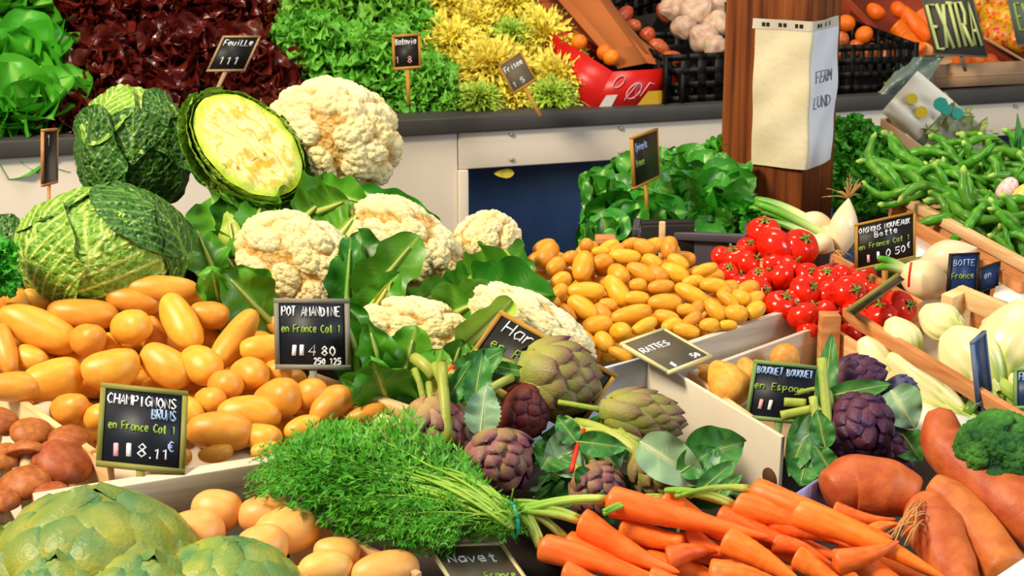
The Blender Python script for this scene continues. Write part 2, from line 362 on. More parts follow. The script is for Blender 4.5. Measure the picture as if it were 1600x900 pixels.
# ---------------------------------------------------------------- chalk lettering (strokes on a 4 x 6 grid)
GL = {'A': [[(0, 0), (2, 6), (4, 0)], [(1, 2), (3, 2)]], 'B': [[(0, 0), (0, 6), (3, 5.5), (3, 3.6), (0, 3), (4, 2.2), (3.6, 0.4), (0, 0)]], 'C': [[(4, 5), (2, 6), (0, 4), (0, 2), (2, 0), (4, 1)]],
 'D': [[(0, 0), (0, 6), (3, 5), (4, 3), (3, 1), (0, 0)]], 'E': [[(4, 6), (0, 6), (0, 0), (4, 0)], [(0, 3), (3, 3)]], 'F': [[(4, 6), (0, 6), (0, 0)], [(0, 3), (3, 3)]],
 'G': [[(4, 5), (2, 6), (0, 4), (0, 2), (2, 0), (4, 1), (4, 3), (2.5, 3)]], 'H': [[(0, 0), (0, 6)], [(4, 0), (4, 6)], [(0, 3), (4, 3)]], 'I': [[(2, 0), (2, 6)]],
 'L': [[(0, 6), (0, 0), (4, 0)]], 'M': [[(0, 0), (0, 6), (2, 2.5), (4, 6), (4, 0)]], 'N': [[(0, 0), (0, 6), (4, 0), (4, 6)]], 'O': [[(2, 6), (0, 4), (0, 2), (2, 0), (4, 2), (4, 4), (2, 6)]],
 'P': [[(0, 0), (0, 6), (3, 6), (4, 4.6), (3, 3), (0, 3)]], 'Q': [[(2, 6), (0, 4), (0, 2), (2, 0), (4, 2), (4, 4), (2, 6)], [(2.5, 1.5), (4, -.4)]], 'R': [[(0, 0), (0, 6), (3, 6), (4, 4.6), (3, 3), (0, 3)], [(1.5, 3), (4, 0)]],
 'S': [[(4, 5.2), (2, 6), (0, 4.8), (4, 1.6), (2, 0), (0, .8)]], 'T': [[(2, 0), (2, 6)], [(0, 6), (4, 6)]], 'U': [[(0, 6), (0, 1.5), (2, 0), (4, 1.5), (4, 6)]], 'V': [[(0, 6), (2, 0), (4, 6)]],
 'X': [[(0, 0), (4, 6)], [(0, 6), (4, 0)]], 'Y': [[(0, 6), (2, 3), (4, 6)], [(2, 3), (2, 0)]],
 'a': [[(3.6, 4), (1, 4), (0, 2), (1, 0), (3.6, 1)], [(3.6, 4), (3.6, 0)]], 'c': [[(3.6, 3.6), (1.6, 4), (0, 2), (1.6, 0), (3.6, .6)]], 'e': [[(0, 2), (3.6, 2.2), (3, 4), (1, 4), (0, 2), (1, 0), (3.6, .6)]],
 'g': [[(3.6, 4), (1, 4), (0, 2), (1, .6), (3.6, 1)], [(3.6, 4), (3.6, -1.6), (1, -2)]], 'h': [[(0, 0), (0, 6)], [(0, 3), (2, 4), (3.6, 3), (3.6, 0)]], 'i': [[(2, 0), (2, 4)], [(2, 5.2), (2, 5.8)]],
 'm': [[(0, 0), (0, 4)], [(0, 3), (1.4, 4), (2, 3), (2, 0)], [(2, 3), (3.4, 4), (4, 3), (4, 0)]], 'n': [[(0, 0), (0, 4)], [(0, 3), (2, 4), (3.6, 3), (3.6, 0)]], 'o': [[(1.8, 4), (0, 2), (1.8, 0), (3.6, 2), (1.8, 4)]],
 'p': [[(0, -2), (0, 4), (3, 4), (3.6, 2), (0, .4)]], 'q': [[(3.6, -2), (3.6, 4), (.6, 4), (0, 2), (3.6, .4)]], 'r': [[(0, 0), (0, 4)], [(0, 2.6), (1.6, 4), (3, 3.8)]], 's': [[(3.4, 3.6), (1, 4), (.4, 2.8), (3.2, 1.4), (2.4, 0), (0, .4)]],
 't': [[(2, 6), (2, 0), (3.4, 0)], [(.4, 4), (3.6, 4)]], 'u': [[(0, 4), (0, 1), (1.6, 0), (3.6, 1)], [(3.6, 4), (3.6, 0)]], 'v': [[(0, 4), (1.8, 0), (3.6, 4)]], 'x': [[(0, 0), (3.6, 4)], [(0, 4), (3.6, 0)]],
 '0': [[(2, 6), (.4, 4), (.4, 2), (2, 0), (3.6, 2), (3.6, 4), (2, 6)]], '1': [[(.8, 4.6), (2.2, 6), (2.2, 0)]], '2': [[(0, 5), (2, 6), (3.8, 4.6), (0, 0), (4, 0)]], '3': [[(0, 6), (3.6, 6), (1.6, 3.4), (3.8, 2), (2, 0), (0, .6)]],
 '4': [[(3, 0), (3, 6), (0, 2), (4, 2)]], '5': [[(4, 6), (.4, 6), (.2, 3.4), (3, 3.6), (3.8, 1.6), (2, 0), (0, .6)]], '8': [[(2, 3.2), (.4, 4.6), (2, 6), (3.6, 4.6), (2, 3.2), (.2, 1.6), (2, 0), (3.8, 1.6), (2, 3.2)]],
 '9': [[(3.6, 4.4), (2, 3), (.4, 4.4), (2, 6), (3.6, 4.4), (3, 0)]], '.': [[(1.6, 0), (2.2, .5)]], ',': [[(2, .8), (1.4, -1)]], '-': [[(.6, 3), (3.4, 3)]], '|': [[(1.7, 0), (1.7, 6)], [(2.3, 6), (2.3, 0)]], '€': [[(4, 5.4), (2.4, 6), (.8, 4), (.8, 2), (2.4, 0), (4, .6)], [(0, 3.6), (3, 3.6)], [(0, 2.4), (3, 2.4)]], ' ': []}
def lettering(mb, text, x, y, h, Mf, th=.0011, rnd=None, adv=5.4, wx=1.):
    """text at (x,y) in metres on the plane given by Mf(u,v)->3d"""
    rnd = rnd or random.Random(3); k = h/6
    for ch in text:
        jx, jy, sl = rnd.uniform(-.15, .15), rnd.uniform(-.25, .25), rnd.uniform(-.05, .12)
        for stq in GL.get(ch, GL.get(ch.upper(), [])):
            P = [Mf(x+((q[0]+jx+sl*q[1])*k*wx), y+(q[1]+jy)*k) for q in stq]
            tube(mb, P, th, 4, 0.)
        x += adv*k*wx
    return x
M_slate = plain('slate_board', '#0b1220', .5, c2='#131b2c'); M_slateg = plain('dusty_grey_slate', '#57503f', .6, c2='#6a6150')
M_slateb = plain('blue_slate', '#122a55', .45, c2='#1b3b6c'); M_slatek = plain('black_slate', '#0a0a08', .5, c2='#151310')
M_fol = plain('olive_wood_frame', '#7c7a32', .6, c2='#8d8a40'); M_fgr = plain('grey_wood_frame', '#757266', .6, c2='#858175')
M_foc = plain('ochre_wood_frame', '#a87a28', .6, c2='#b98a34'); M_fpa = plain('pale_wood_frame', '#d9cd94', .6, c2='#e6dcaa'); M_fgn = plain('green_wood_frame', '#6f8f4a', .6, c2='#7f9c55')
CH = {'w': plain('white_chalk', '#e8ecf2', .9), 'b': plain('blue_chalk', '#9db8e0', .9), 'g': plain('green_chalk', '#8fae4c', .9), 'p': plain('pink_chalk', '#e8aab4', .9), 'k': plain('black_ink', '#3b3b40', .9)}
def sign(TL, TR, BL, board, fr, lines, label, fw=.0065, stake=.06, th=.004, name='price_sign', lt=.0012, smat=None):
    """TL,TR,BL world corners; lines: (text, u0, v, height_m, colour) in fractions from the left / the top"""
    TL, TR, BL = map(lambda q: np.asarray(q, float), (TL, TR, BL)); ex = TR-TL; ey = BL-TL
    wd, ht = np.linalg.norm(ex), np.linalg.norm(ey); ex = ex/wd; ey = ey/ht; n = nrm(np.cross(ey, ex))
    base = TL+ex*wd/2+ey*(ht+stake)
    rt = empty(name, mtx(base), label, 'price sign')
    def f(u, v, o=0.): return TL+ex*u+ey*v+n*o-base
    mb = MB()
    c = [f(fw*.5, fw*.5), f(wd-fw*.5, fw*.5), f(wd-fw*.5, ht-fw*.5), f(fw*.5, ht-fw*.5)]
    V = [p+n*th*.3 for p in c]+[p-n*th*.4 for p in c]
    mb.add(V, [[3, 2, 1, 0], [4, 5, 6, 7], [0, 1, 5, 4], [1, 2, 6, 5], [2, 3, 7, 6], [3, 0, 4, 7]])
    bdo = mo('board', mb.mesh('board', board, False), None, rt)
    mb = MB()
    for (u0, v0, u1, v1) in ((0, 0, wd, fw), (0, ht-fw, wd, ht), (0, fw, fw, ht-fw), (wd-fw, fw, wd, ht-fw)):
        c = [f(u0, v0), f(u1, v0), f(u1, v1), f(u0, v1)]; V = [p+n*th*.7 for p in c]+[p-n*th*.7 for p in c]
        mb.add(V, [[3, 2, 1, 0], [4, 5, 6, 7], [0, 1, 5, 4], [1, 2, 6, 5], [2, 3, 7, 6], [3, 0, 4, 7]])
    mo('frame', mb.mesh('frame', fr, False), None, rt)
    if stake:
        mb = MB(); c = [f(wd/2-.005, ht*.97), f(wd/2+.005, ht*.97), f(wd/2+.004, ht+stake), f(wd/2-.004, ht+stake)]
        V = [p+n*.001 for p in c]+[p-n*.004 for p in c]
        mb.add(V, [[3, 2, 1, 0], [4, 5, 6, 7], [0, 1, 5, 4], [1, 2, 6, 5], [2, 3, 7, 6], [3, 0, 4, 7]])
        mo('stake', mb.mesh('stake', smat or fr, False), None, rt)
    rnd = random.Random(5)
    for (tx, u, v, h, co) in lines:
        mb = MB(); g = lambda a, b_: TL+ex*a+ey*(v*ht-b_)+n*(th*.3+.0006)-base
        wx_ = min(1., (wd*(.95-u)-fw)/(len(tx)*5.4*h/6+1e-6)) if '|' not in tx else 1.
        lettering(mb, tx, u*wd, 0, h, g, lt*(1.9 if '|' in tx else 1), rnd, 5.4, wx_)
        mo('lettering', mb.mesh('lettering', CH[co]), None, bdo)
    return rt
# paper notice wrapped round the beam
def pf(s, z):       # s<0 on the left face, s>0 on the right face
    o = nrm(np.cross(tl, [0, 0, 1])); o = o if np.dot(o, vd) < 0 else -o
    o2 = nrm(np.cross(tr, [0, 0, 1])); o2 = o2 if np.dot(o2, vd) < 0 else -o2
    t = np.clip(s/.012*.5+.5, 0, 1); sg = 1 if s > 0 else -1
    p = c0+(tl*(-s) if s < 0 else tr*s)+nrm(o*(1-t)+o2*t)*(.0095+.0025*math.sin(z*23+s*31)+.0015*math.sin(z*61-s*57))
    return np.array([p[0], p[1], z])
zp1 = W(1210, 45, YB)[2]; zp0 = W(1210, 264, YB)[2]; sL = -79*mpp(pc)/math.cos(R(22)); sR = .118
ss = np.concatenate([np.linspace(sL, -.006, 14), np.linspace(-.004, .004, 5), np.linspace(.006, sR, 12)]); zz = np.linspace(zp0, zp1, 30)
P = np.array([[pf(s, z)-ctr for s in ss] for z in zz])
nt_ = empty('paper_notice', mtx(ctr), 'white paper notice, left face coloured warm-lit, in a punched plastic sleeve wrapped round the post', 'notice')
mb = MB(); mb.grid(P); t = NT('creased_warm_lit_paper')
o_ = t.noise(9, 4); m_ = t.done(t.ramp(o_, [(.35, lin('#ded0a8')), (.7, lin('#efe4c4'))]), .35, .5); t.bump(t.noise(16, 4), .5, .006)
mb2 = MB(); cols = ss > .001
mb2.grid(P[:, cols]+0)
M_paperw = plain('white_paper', '#e6e8f2', .4, c2='#f0f1f7', sc=4)
mo('warm_lit_face', MB().grid(P[:, ss <= .0045]).mesh('warm_lit_face', m_), None, nt_)  # cream tint puts the warm light on the left face into the paper colour
mo('white_sheet', MB().grid(P[:, ss >= .0035]).mesh('white_sheet', M_paperw), None, nt_)
mb = MB()
for i, s in enumerate(np.linspace(sL-.004, sR, 24)[:-1]):
    pass
Pb = np.array([[pf(s, z)-ctr+nrm(-vd)*.001 for s in np.concatenate([[sL-.006], ss, [sR+.001]])] for z in (zp1-.004, zp1+.014)])
ps_ = mo('punched_strip', MB().grid(Pb).mesh('punched_strip', plain('clear_grey_strip', '#cfc6b6', .3)), None, nt_)
mb = MB()
for s in (sL+.012, sL+.02, sL+.043, sL+.052, sL+.075, sL+.084, .01, .02, .045, .07):
    q = [pf(a, z)-ctr-vd*.0022 for a, z in ((s, zp1+.001), (s+.006, zp1+.001), (s+.006, zp1+.008), (s, zp1+.008))]
    mb.add(q, [[0, 1, 2, 3]])
mo('punched_hole', mb.mesh('punched_hole', plain('dark_hole', '#20140e', .8), False), None, ps_)
mb = MB(); rnd = random.Random(2)
for tx, py in (('FERM', 133), ('LUND', 173)):
    z0 = W(1270, py, YB)[2]
    lettering(mb, tx, .022, z0, .021, lambda a, b_: pf(a, b_)-ctr-vd*.0022, .0012, rnd, 5.2, 1.0)
mo('lettering', mb.mesh('lettering', plain('grey_print', '#8a8d96', .8)), None, nt_)
# ---------------------------------------------------------------- crates
def crate(c4, hgt, down, mats, label, slats=2, th=.007, walls=(0, 1, 2, 3), floor=True, posts=True, name='wooden_crate', fo=.0, post=.016):
    """c4: rim corners in order; walls hang along 'down'"""
    c4 = [np.asarray(c, float) for c in c4]; dn = nrm(down); base = sum(c4)/4+dn*hgt
    rt = empty(name, mtx(base), label, 'crate'); L = [c-base for c in c4]; cen = sum(L)/4
    for w_ in walls:
        a, b = L[w_], L[(w_+1) % 4]; mb = MB(); gap = .006; sh_ = (hgt-gap*(slats-1))/slats
        for k in range(slats): plank(mb, a+dn*k*(sh_+gap), b+dn*k*(sh_+gap), dn, sh_, th)
        mo('side_panel', mb.mesh('side_panel', mats[w_ % len(mats)], False), None, rt, .001)
    if posts:
        for i, c in enumerate(L):
            q = c+nrm(cen-c)*(post*.9); x = nrm(L[(i+1) % 4]-c); y = nrm(np.cross(dn, x)); F = np.stack([x, y, -dn], 1)
            mb = MB(); box(mb, q+dn*(hgt*.5-.006), (post, post, hgt+.012), F); mo('corner_post', mb.mesh('corner_post', mats[0], False), None, rt, .001)
    if floor:
        mb = MB(); V = [c+dn*(hgt-.004) for c in L]; V = V+[v+dn*.006 for v in V]
        mb.add(V, [[0, 1, 2, 3], [7, 6, 5, 4], [0, 4, 5, 1], [1, 5, 6, 2], [2, 6, 7, 3], [3, 7, 4, 0]])
        mo('floor_panel', mb.mesh('floor_panel', mats[0], False), None, rt)
    return rt
DN = -nrm([0, -M0, 1.])
# ================================================================ templates
def sph(nu, nv):
    u = np.linspace(0, PI, nu)[:, None]; v = np.linspace(0, 2*PI, nv, endpoint=False)[None]
    return np.stack([np.sin(u)*np.cos(v), np.sin(u)*np.sin(v), np.cos(u)*np.ones_like(v)], -1)
def potato_mb(seed, bend=.08, tap=.12, lump=.05, sq=.8, nu=20, nv=20):
    D = sph(nu, nv); z = D[..., 2]; r = np.sqrt(np.clip(1-np.abs(z)**(2/sq), 0, 1))**1.0
    u = np.linspace(0, PI, nu)[:, None]*np.ones((1, nv)); zz = np.cos(u); rr = np.sin(u)**sq
    P = np.stack([D[..., 0]/np.maximum(np.sin(u), 1e-3)*rr*.5, D[..., 1]/np.maximum(np.sin(u), 1e-3)*rr*.5, zz*.5], -1)
    P[0, :, :2] = 0; P[-1, :, :2] = 0
    k = 1+tap*zz+lump*noise(D*1.6+seed*7.3, 1, seed)+lump*.5*noise(D*4+seed, 1, seed+5)
    P[..., 0] *= k; P[..., 1] *= k; P[..., 0] += bend*(zz**2-.4); P[..., 1] += bend*.5*zz*(1-zz**2)
    return MB().grid(P, True)
def span_M(x1, y1, x2, y2, wpx, pos, cot=.6, roll=0., minr=1.2):
    k = mpp(pos); vdv = nrm(CAM-pos); e = nrm(np.cross([0, 0, 1], vdv)); u = np.cross(vdv, e)
    dx, dy = x2-x1, -(y2-y1); L = math.hypot(dx, dy); a = math.atan2(dy, dx)
    d = e*math.cos(a)+u*math.sin(a)-vdv*math.sin(a)*cot
    if L < wpx*minr:
        Lt = wpx*(minr+.2); s = L/Lt*.8; d = nrm(e*math.cos(a)+u*math.sin(a))*s+vdv*math.sqrt(1-s*s); L3 = Lt*k
    else: L3 = L*k*np.linalg.norm(d)
    return mtx(pos, frame(d, roll), (wpx*k, wpx*k, L3))
def spread(lst, plane, meshes, mat, name, labels, cat, group, off=0., rnd=None, cot=.6, fn=None, minr=1.2):
    rnd = rnd or random.Random(1); out = []
    for i, it in enumerate(lst):
        x1, y1, x2, y2, wp = it[:5]; o_ = it[5] if len(it) > 5 else 0.
        pos = plane.at((x1+x2)/2, (y1+y2)/2, off+o_)
        M = span_M(x1, y1, x2, y2, wp, pos, cot, rnd.uniform(0, 6.28), minr)
        o = mo(name, meshes[rnd.randrange(len(meshes))], M); tag(o, labels[i], cat, group)
        if fn: fn(o, M, it)
        out.append(o)
    return out
def cwla(z, s=3.6, ox=800, oy=340):
    """(cx,cy,len,wid,angle) in a zoomed crop -> endpoints in the picture"""
    out = []
    for (cx, cy, L, wd, an) in z:
        if L < wd: L, wd = wd, L
        X, Y = ox+cx/s, oy+cy/s; dx, dy = L/s*.5*math.cos(R(an)), -L/s*.5*math.sin(R(an)); out.append((X-dx, Y-dy, X+dx, Y+dy, wd/s))
    return out
M_pot = skin('yellow_potato_skin', '#e0982e', '#ecab42', 4, .36, '#8a4a12', 24, .12, 80, .08, .008, thr=.73)
M_pots = skin('small_potato_skin', '#dc941c', '#e8a834', 4, .36, '#8f5412', 22, .12, 80, .12, .012, thr=.72)
M_potb = skin('pale_orange_potato_skin', '#e8a050', '#efb068', 4, .42, '#a86a34', 16, .1, 60, .08, .01, thr=.74)
M_mush = skin('brown_mushroom_skin', '#8a421a', '#b9672e', 6, .5, '#d9a86a', 9, .2, 40, .12, .01, thr=.72)
M_tur = skin('golden_turnip_skin', '#d08a2c', '#e8a850', 5, .5, '#8a5a1e', 12, .2, 40, .08, .01)
# ---------------------------------------------------------------- crate A: long yellow potatoes, mushrooms
PA = Slope(250, 690, .0, .42)
fl, fr_ = S(52, 776, .012), S(445, 712, .012); fr2 = fl+(fr_-fl)*1.22
ad = nrm(S(0, 600, .012)-S(150, 700, .012)); ad = nrm(S(445-340, 712-340*.6, .012)-fr_)
exA = nrm(fr2-fl); perp = nrm(np.cross([0, 0, 1], exA)); perp = nrm(perp*.94+exA*-.22); perp[2] = .3; bk = perp*.36
crate([fl, fr2, fr2+bk, fl+bk], .10, DN, [M_woodw, M_wood], 'long bleached wooden crate of yellow potatoes behind the mushroom and potato sign', th=.020, walls=(0,), posts=False)
pa_, pb_ = S(486, 584, .02), S(662, 644, .02); pc2 = (pa_+pb_)/2
for nm_, dx_, lb_ in (('crate_rail', 0., 'pale wooden crate rail between yellow potatoes and cauliflower leaves, upper one of two'), ('crate_rail', .022, 'pale wooden crate rail just below the upper one, above the carrot greens')):
    mb = MB(); o_ = np.array([-dx_*.6, -dx_, -dx_*.5]); plank(mb, pa_-pc2, pb_-pc2, DN, .02 if not dx_ else .06, .014); tag(mo(nm_, mb.mesh(nm_, M_wood, False), mtx(pc2+o_), None, .002), lb_, 'crate rail')
# divider board between mushrooms and potatoes
a_, b_ = S(-30, 580, .02), S(172, 722, .02)
mb = MB(); c_ = (a_+b_)/2; plank(mb, a_-c_, b_-c_, DN, .085, .009)
tag(mo('divider_board', mb.mesh('divider_board', M_wood, False), mtx(c_), None, .001), 'knotty pale wooden divider board between brown mushrooms and yellow potatoes', 'board')
BIG = [(5, 482, 116, 545, 62), (8, 452, 45, 482, 36, -.01), (38, 455, 78, 478, 26, -.01), (75, 482, 184, 500, 50), (166, 458, 250, 480, 44), (197, 444, 311, 460, 44, .01), (262, 462, 304, 545, 54, .015), (296, 488, 358, 496, 44), (400, 488, 334, 572, 46), (375, 545, 456, 545, 46, .01),
 (180, 513, 230, 510, 56, .012), (116, 530, 158, 530, 54), (128, 582, 219, 570, 66, .01), (226, 545, 294, 598, 60), (288, 552, 340, 590, 60), (5, 505, 12, 585, 36), (28, 545, 70, 575, 40, -.02), (30, 606, 128, 582, 64), (-25, 603, 62, 608, 48, .01), (82, 640, 136, 636, 52),
 (138, 655, 170, 650, 44), (232, 495, 250, 545, 34, -.015), (165, 525, 180, 545, 30, -.02), (330, 600, 374, 604, 48), (362, 588, 416, 584, 54), (412, 585, 450, 580, 40, -.01), (305, 622, 350, 628, 42), (340, 640, 440, 650, 54), (398, 628, 470, 618, 64), (268, 622, 312, 660, 46),
 (292, 668, 396, 680, 62, .01), (384, 672, 437, 694, 46), (462, 622, 506, 612, 50), (444, 676, 504, 662, 38), (486, 655, 548, 612, 50), (540, 655, 604, 640, 30, -.01), (310, 712, 364, 704, 30), (258, 716, 300, 712, 26), (392, 708, 436, 700, 30), (190, 715, 250, 700, 50, -.02), (470, 690, 520, 676, 34, -.015)]
potm = [potato_mb(s, .04+.03*(s % 3), .1*(s % 2)+.03, .05, .72+.04*(s % 3)).mesh('potato', M_pot) for s in range(7)]
lab = where([((a+c)/2, (b+d)/2) for a, b, c, d, *_ in BIG], '{} yellow potato, left crate', 0)
def shape_word(it):
    L, wd = math.hypot(it[2]-it[0], it[3]-it[1]), it[4]; an = math.degrees(math.atan2(it[1]-it[3], it[2]-it[0])) % 180
    s = 'long' if L > wd*1.8 else ('oval' if L > wd*1.3 else 'round-ended')
    if L > wd*1.3: s += ' level-lying' if an < 15 or an > 165 else (' right-leaning' if an < 75 else (' upright' if an < 105 else ' left-leaning'))
    return s
lab = [l.replace('{}', shape_word(it)) for l, it in zip(lab, BIG)]
spread(BIG, PA, potm, M_pot, 'potato', lab, 'potato', 'large yellow potatoes in the left crate', rnd=random.Random(4))
rnd = random.Random(8); fill = []
for y in range(470, 720, 34):
    for x in range(-10, 560, 62):
        xx, yy = x+rnd.uniform(-14, 14)+(y % 68)*.4, y+rnd.uniform(-6, 6)
        if xx > 470 and yy < 620 or xx < 150 and yy > 600+xx*.6 or yy > 745-xx*.14: continue
        an = rnd.uniform(-.5, .5); fill.append((xx-36*math.cos(an), yy-36*math.sin(an), xx+36*math.cos(an), yy+36*math.sin(an), 46))
spread(fill, PA, potm, M_pot, 'potato', where([((a+c)/2, (b+d)/2) for a, b, c, d, _ in fill], 'half-hidden yellow potato under left-crate heap', 0), 'potato', 'large yellow potatoes in the left crate', off=-.055, rnd=rnd)
# mushrooms (caps with stalks)
def mush_mb(seed):
    u = np.linspace(0, 1, 22)[:, None]*np.ones((1, 24)); v = np.linspace(0, 2*PI, 24, endpoint=False)[None]*np.ones((22, 1))
    r = np.where(u < .72, np.sin(u/.72*PI*.56), np.sin(PI*.56)*(1-(u-.72)/.28*.75)); z = np.where(u < .72, np.cos(u/.72*PI*.56)*.62, -.11-.05*np.sin((u-.72)/.28*PI)+.1*(u-.72)/.28)
    k = 1+.08*noise(np.stack([np.cos(v)*r, np.sin(v)*r, z], -1)*1.5+seed, 1, seed)
    return MB().grid(np.stack([r*np.cos(v)*k*.5, r*np.sin(v)*k*.5, z*.5*k], -1), True)
M_stalk = skin('mushroom_stalk_skin', '#c99a62', '#ead3a4', 12, .6, '#4a2a18', 10, .3, 50)
MU = [(100, 716, 78, 66, 70, 'broad cap under the divider board'), (38, 750, 66, 58, 100, 'low cap at the front of its crate'), (48, 708, 62, 50, 150, 'small cap with its pale torn stalk turned forward'), (50, 672, 56, 44, 80, 'cap leaning on the board at the back'), (4, 655, 50, 60, 60, 'greyish cap cut by the left edge'), (5, 710, 50, 50, 90, 'cap behind the pale stalk at the left edge'), (2, 778, 50, 34, 90, 'lowest cap at the left edge'), (112, 686, 60, 44, 70, 'small cap behind the broad cap'), (80, 770, 50, 34, 90, 'cap just behind the front rim')]
PM = Slope(60, 760, .005, .3)
mm = [mush_mb(s).mesh('cap', M_mush) for s in range(4)]
stk = MB(); tube(stk, [(0, 0, .1), (0, 0, -.25), (.02, 0, -.45), (.03, .01, -.62)], [.2, .17, .2, .22], 12); stkm = stk.mesh('stalk', M_stalk)
for i, (x, y, wp, hp, an, lb) in enumerate(MU):
    wp *= 1.2; p = PM.at(x, y); k = mpp(p); d = idir(p, an if i != 2 else 75, 35 if i != 2 else -25); F = frame(d, i)
    rt = empty('mushroom', mtx(p-d*wp*k*.2, F), 'brown mushroom, '+lb, 'mushroom', 'brown mushrooms in the left crate')
    mo('cap', mm[i % 4], mtx((0, 0, wp*k*.1), None, (wp*k, wp*k, wp*k)), rt); mo('stalk', stkm, mtx((0, 0, wp*k*.1), None, (wp*k,)*3), rt)
# ---------------------------------------------------------------- heap of small potatoes
PS = Slope(1010, 560, .0, .42)
SM = cwla([(195, 215, 170, 125, 60), (420, 165, 90, 80, 90), (500, 190, 110, 60, 0), (590, 180, 90, 60, 20), (330, 225, 100, 80, 10), (400, 275, 165, 125, 80), (245, 275, 115, 95, 45), (510, 250, 125, 95, 10), (635, 220, 185, 90, -5), (790, 250, 125, 85, -30), (740, 165, 140, 90, -20), (670, 150, 110, 75, 10), (885, 170, 120, 100, 90), (935, 250, 130, 80, -30), (915, 310, 165, 105, -20), (1085, 295, 150, 75, 20), (1020, 360, 130, 75, 10), (1140, 385, 170, 92, -8), (275, 350, 120, 85, 20), (600, 320, 130, 115, -40), (730, 310, 185, 95, -25), (820, 320, 130, 95, -40), (710, 380, 100, 80, 0), (415, 415, 215, 108, 0), (590, 410, 195, 115, -55), (840, 390, 155, 85, 5), (700, 455, 150, 85, 0), (860, 480, 195, 105, 0), (1010, 430, 205, 95, -25), (265, 420, 110, 85, 40), (400, 510, 195, 115, -35), (540, 490, 110, 75, -10), (510, 535, 120, 85, -50), (670, 545, 235, 105, 15), (870, 560, 145, 85, -15), (980, 520, 110, 75, -5), (1040, 515, 100, 80, 60), (1140, 520, 145, 95, -45), (1215, 460, 145, 75, -35), (1290, 450, 115, 90, -30), (1260, 540, 135, 105, -10), (1370, 520, 115, 95, 40), (310, 545, 115, 92, -60), (480, 605, 175, 110, 10), (385, 665, 230, 92, -35), (610, 640, 115, 105, 0), (745, 610, 155, 82, 30), (980, 635, 155, 82, -10), (1110, 605, 115, 82, 0), (1215, 605, 105, 62, 0), (520, 700, 125, 100, -50), (610, 770, 145, 72, -25), (1000, 585, 155, 75, 40), (900, 605, 125, 82, 20), (330, 610, 110, 75, -30), (1200, 420, 90, 70, 0), (230, 490, 90, 80, 60)])
spm = [potato_mb(s+20, .03, .05*(s % 3), .04, .75).mesh('small_potato', M_pots) for s in range(6)]
lab = [l.replace('{}', shape_word(it)) for l, it in zip(where([((a+c)/2, (b+d)/2) for a, b, c, d, _ in SM], '{} golden potato, middle heap', 0), SM)]
spread(SM, PS, spm, M_pots, 'small_potato', lab, 'potato', 'small golden potatoes heaped in the middle crate', rnd=random.Random(6))
rnd = random.Random(9); fill = []
for y in range(388, 575, 20):
    for x in range(840, 1200, 33):
        xx, yy = x+rnd.uniform(-6, 6)+(y % 40)*.4, y+rnd.uniform(-4, 4)
        if yy > 548+(1000-xx)*.05*0+max(0, (1000-xx))*.1-max(0, xx-1030)*.28 or xx < 835+(yy-390)*.25 or yy < 385+max(0, xx-1050)*.45: continue
        an = rnd.uniform(-.6, .6); fill.append((xx-19*math.cos(an), yy-19*math.sin(an), xx+19*math.cos(an), yy+19*math.sin(an), 26))
spread(fill, PS, spm, M_pots, 'small_potato', where([((a+c)/2, (b+d)/2) for a, b, c, d, _ in fill], 'half-hidden golden potato under middle heap', 0), 'potato', 'small golden potatoes heaped in the middle crate', off=-.032, rnd=rnd)
p0, p1 = S(965, 572, .012), S(1246, 478, .012); dv = nrm(p1-p0); pb = nrm(np.cross([0, 0, 1], dv)); pb[2] = .3
crate([p0, p1, p1+pb*.36, p0+pb*.36], .085, DN, [M_woodw, M_woodo], 'grey weathered wooden crate under the heap of small golden potatoes', th=.01, slats=1, walls=(0,), posts=False)
# ---------------------------------------------------------------- front crate: big pale orange potatoes
PB = Slope(430, 860, .0, .35)
BP = [(262, 832, 352, 838, 82), (300, 788, 378, 806, 66, -.005), (372, 800, 465, 815, 70, -.01), (396, 838, 498, 822, 74, .005), (370, 858, 450, 850, 72, .015), (490, 858, 562, 870, 52), (465, 893, 552, 885, 58, .005), (548, 902, 655, 884, 64), (430, 915, 490, 905, 50), (255, 890, 330, 900, 60, -.03), (330, 900, 400, 900, 60, -.03)]
bpm = [potato_mb(s+40, .03, .06, .04, .8).mesh('potato', M_potb) for s in range(4)]
bl = ['seen end-on under the crate rim, left one of the front', 'with a green-brown patch, behind the leftmost one', 'at the back beside the crate end', 'long one at the centre of the front crate', 'rounded one in front of the long one, above the green artichoke', 'small one by the right-hand rim', 'at the bottom edge left of the last one', 'last one at the bottom right beside the grey sign', 'low one at the bottom edge behind the small artichoke', 'hidden low one beside the big artichoke', 'hidden low one between the two artichokes']
spread(BP, PB, bpm, M_potb, 'potato', ['big pale orange potato '+b for b in bl], 'potato', 'big pale orange potatoes in the front crate', rnd=random.Random(3), minr=1.05)
q0, q1 = S(452, 792, .0), S(655, 895, .0); dv = nrm(q1-q0); pb = nrm(np.cross(dv, [0, 0, 1])); pb = pb if pb[0] < 0 else -pb; pb = nrm(pb); 
q3 = q0+pb*.32; q2 = q1+pb*.32; q3[2] = surf_z(q3[1], 0); q2[2] = surf_z(q2[1], 0)
crate([q0, q1, q2, q3], .09, DN, [M_wood, M_woodo], 'pale wooden crate of big pale orange potatoes at the front', th=.008, slats=1, posts=False, walls=(0,))
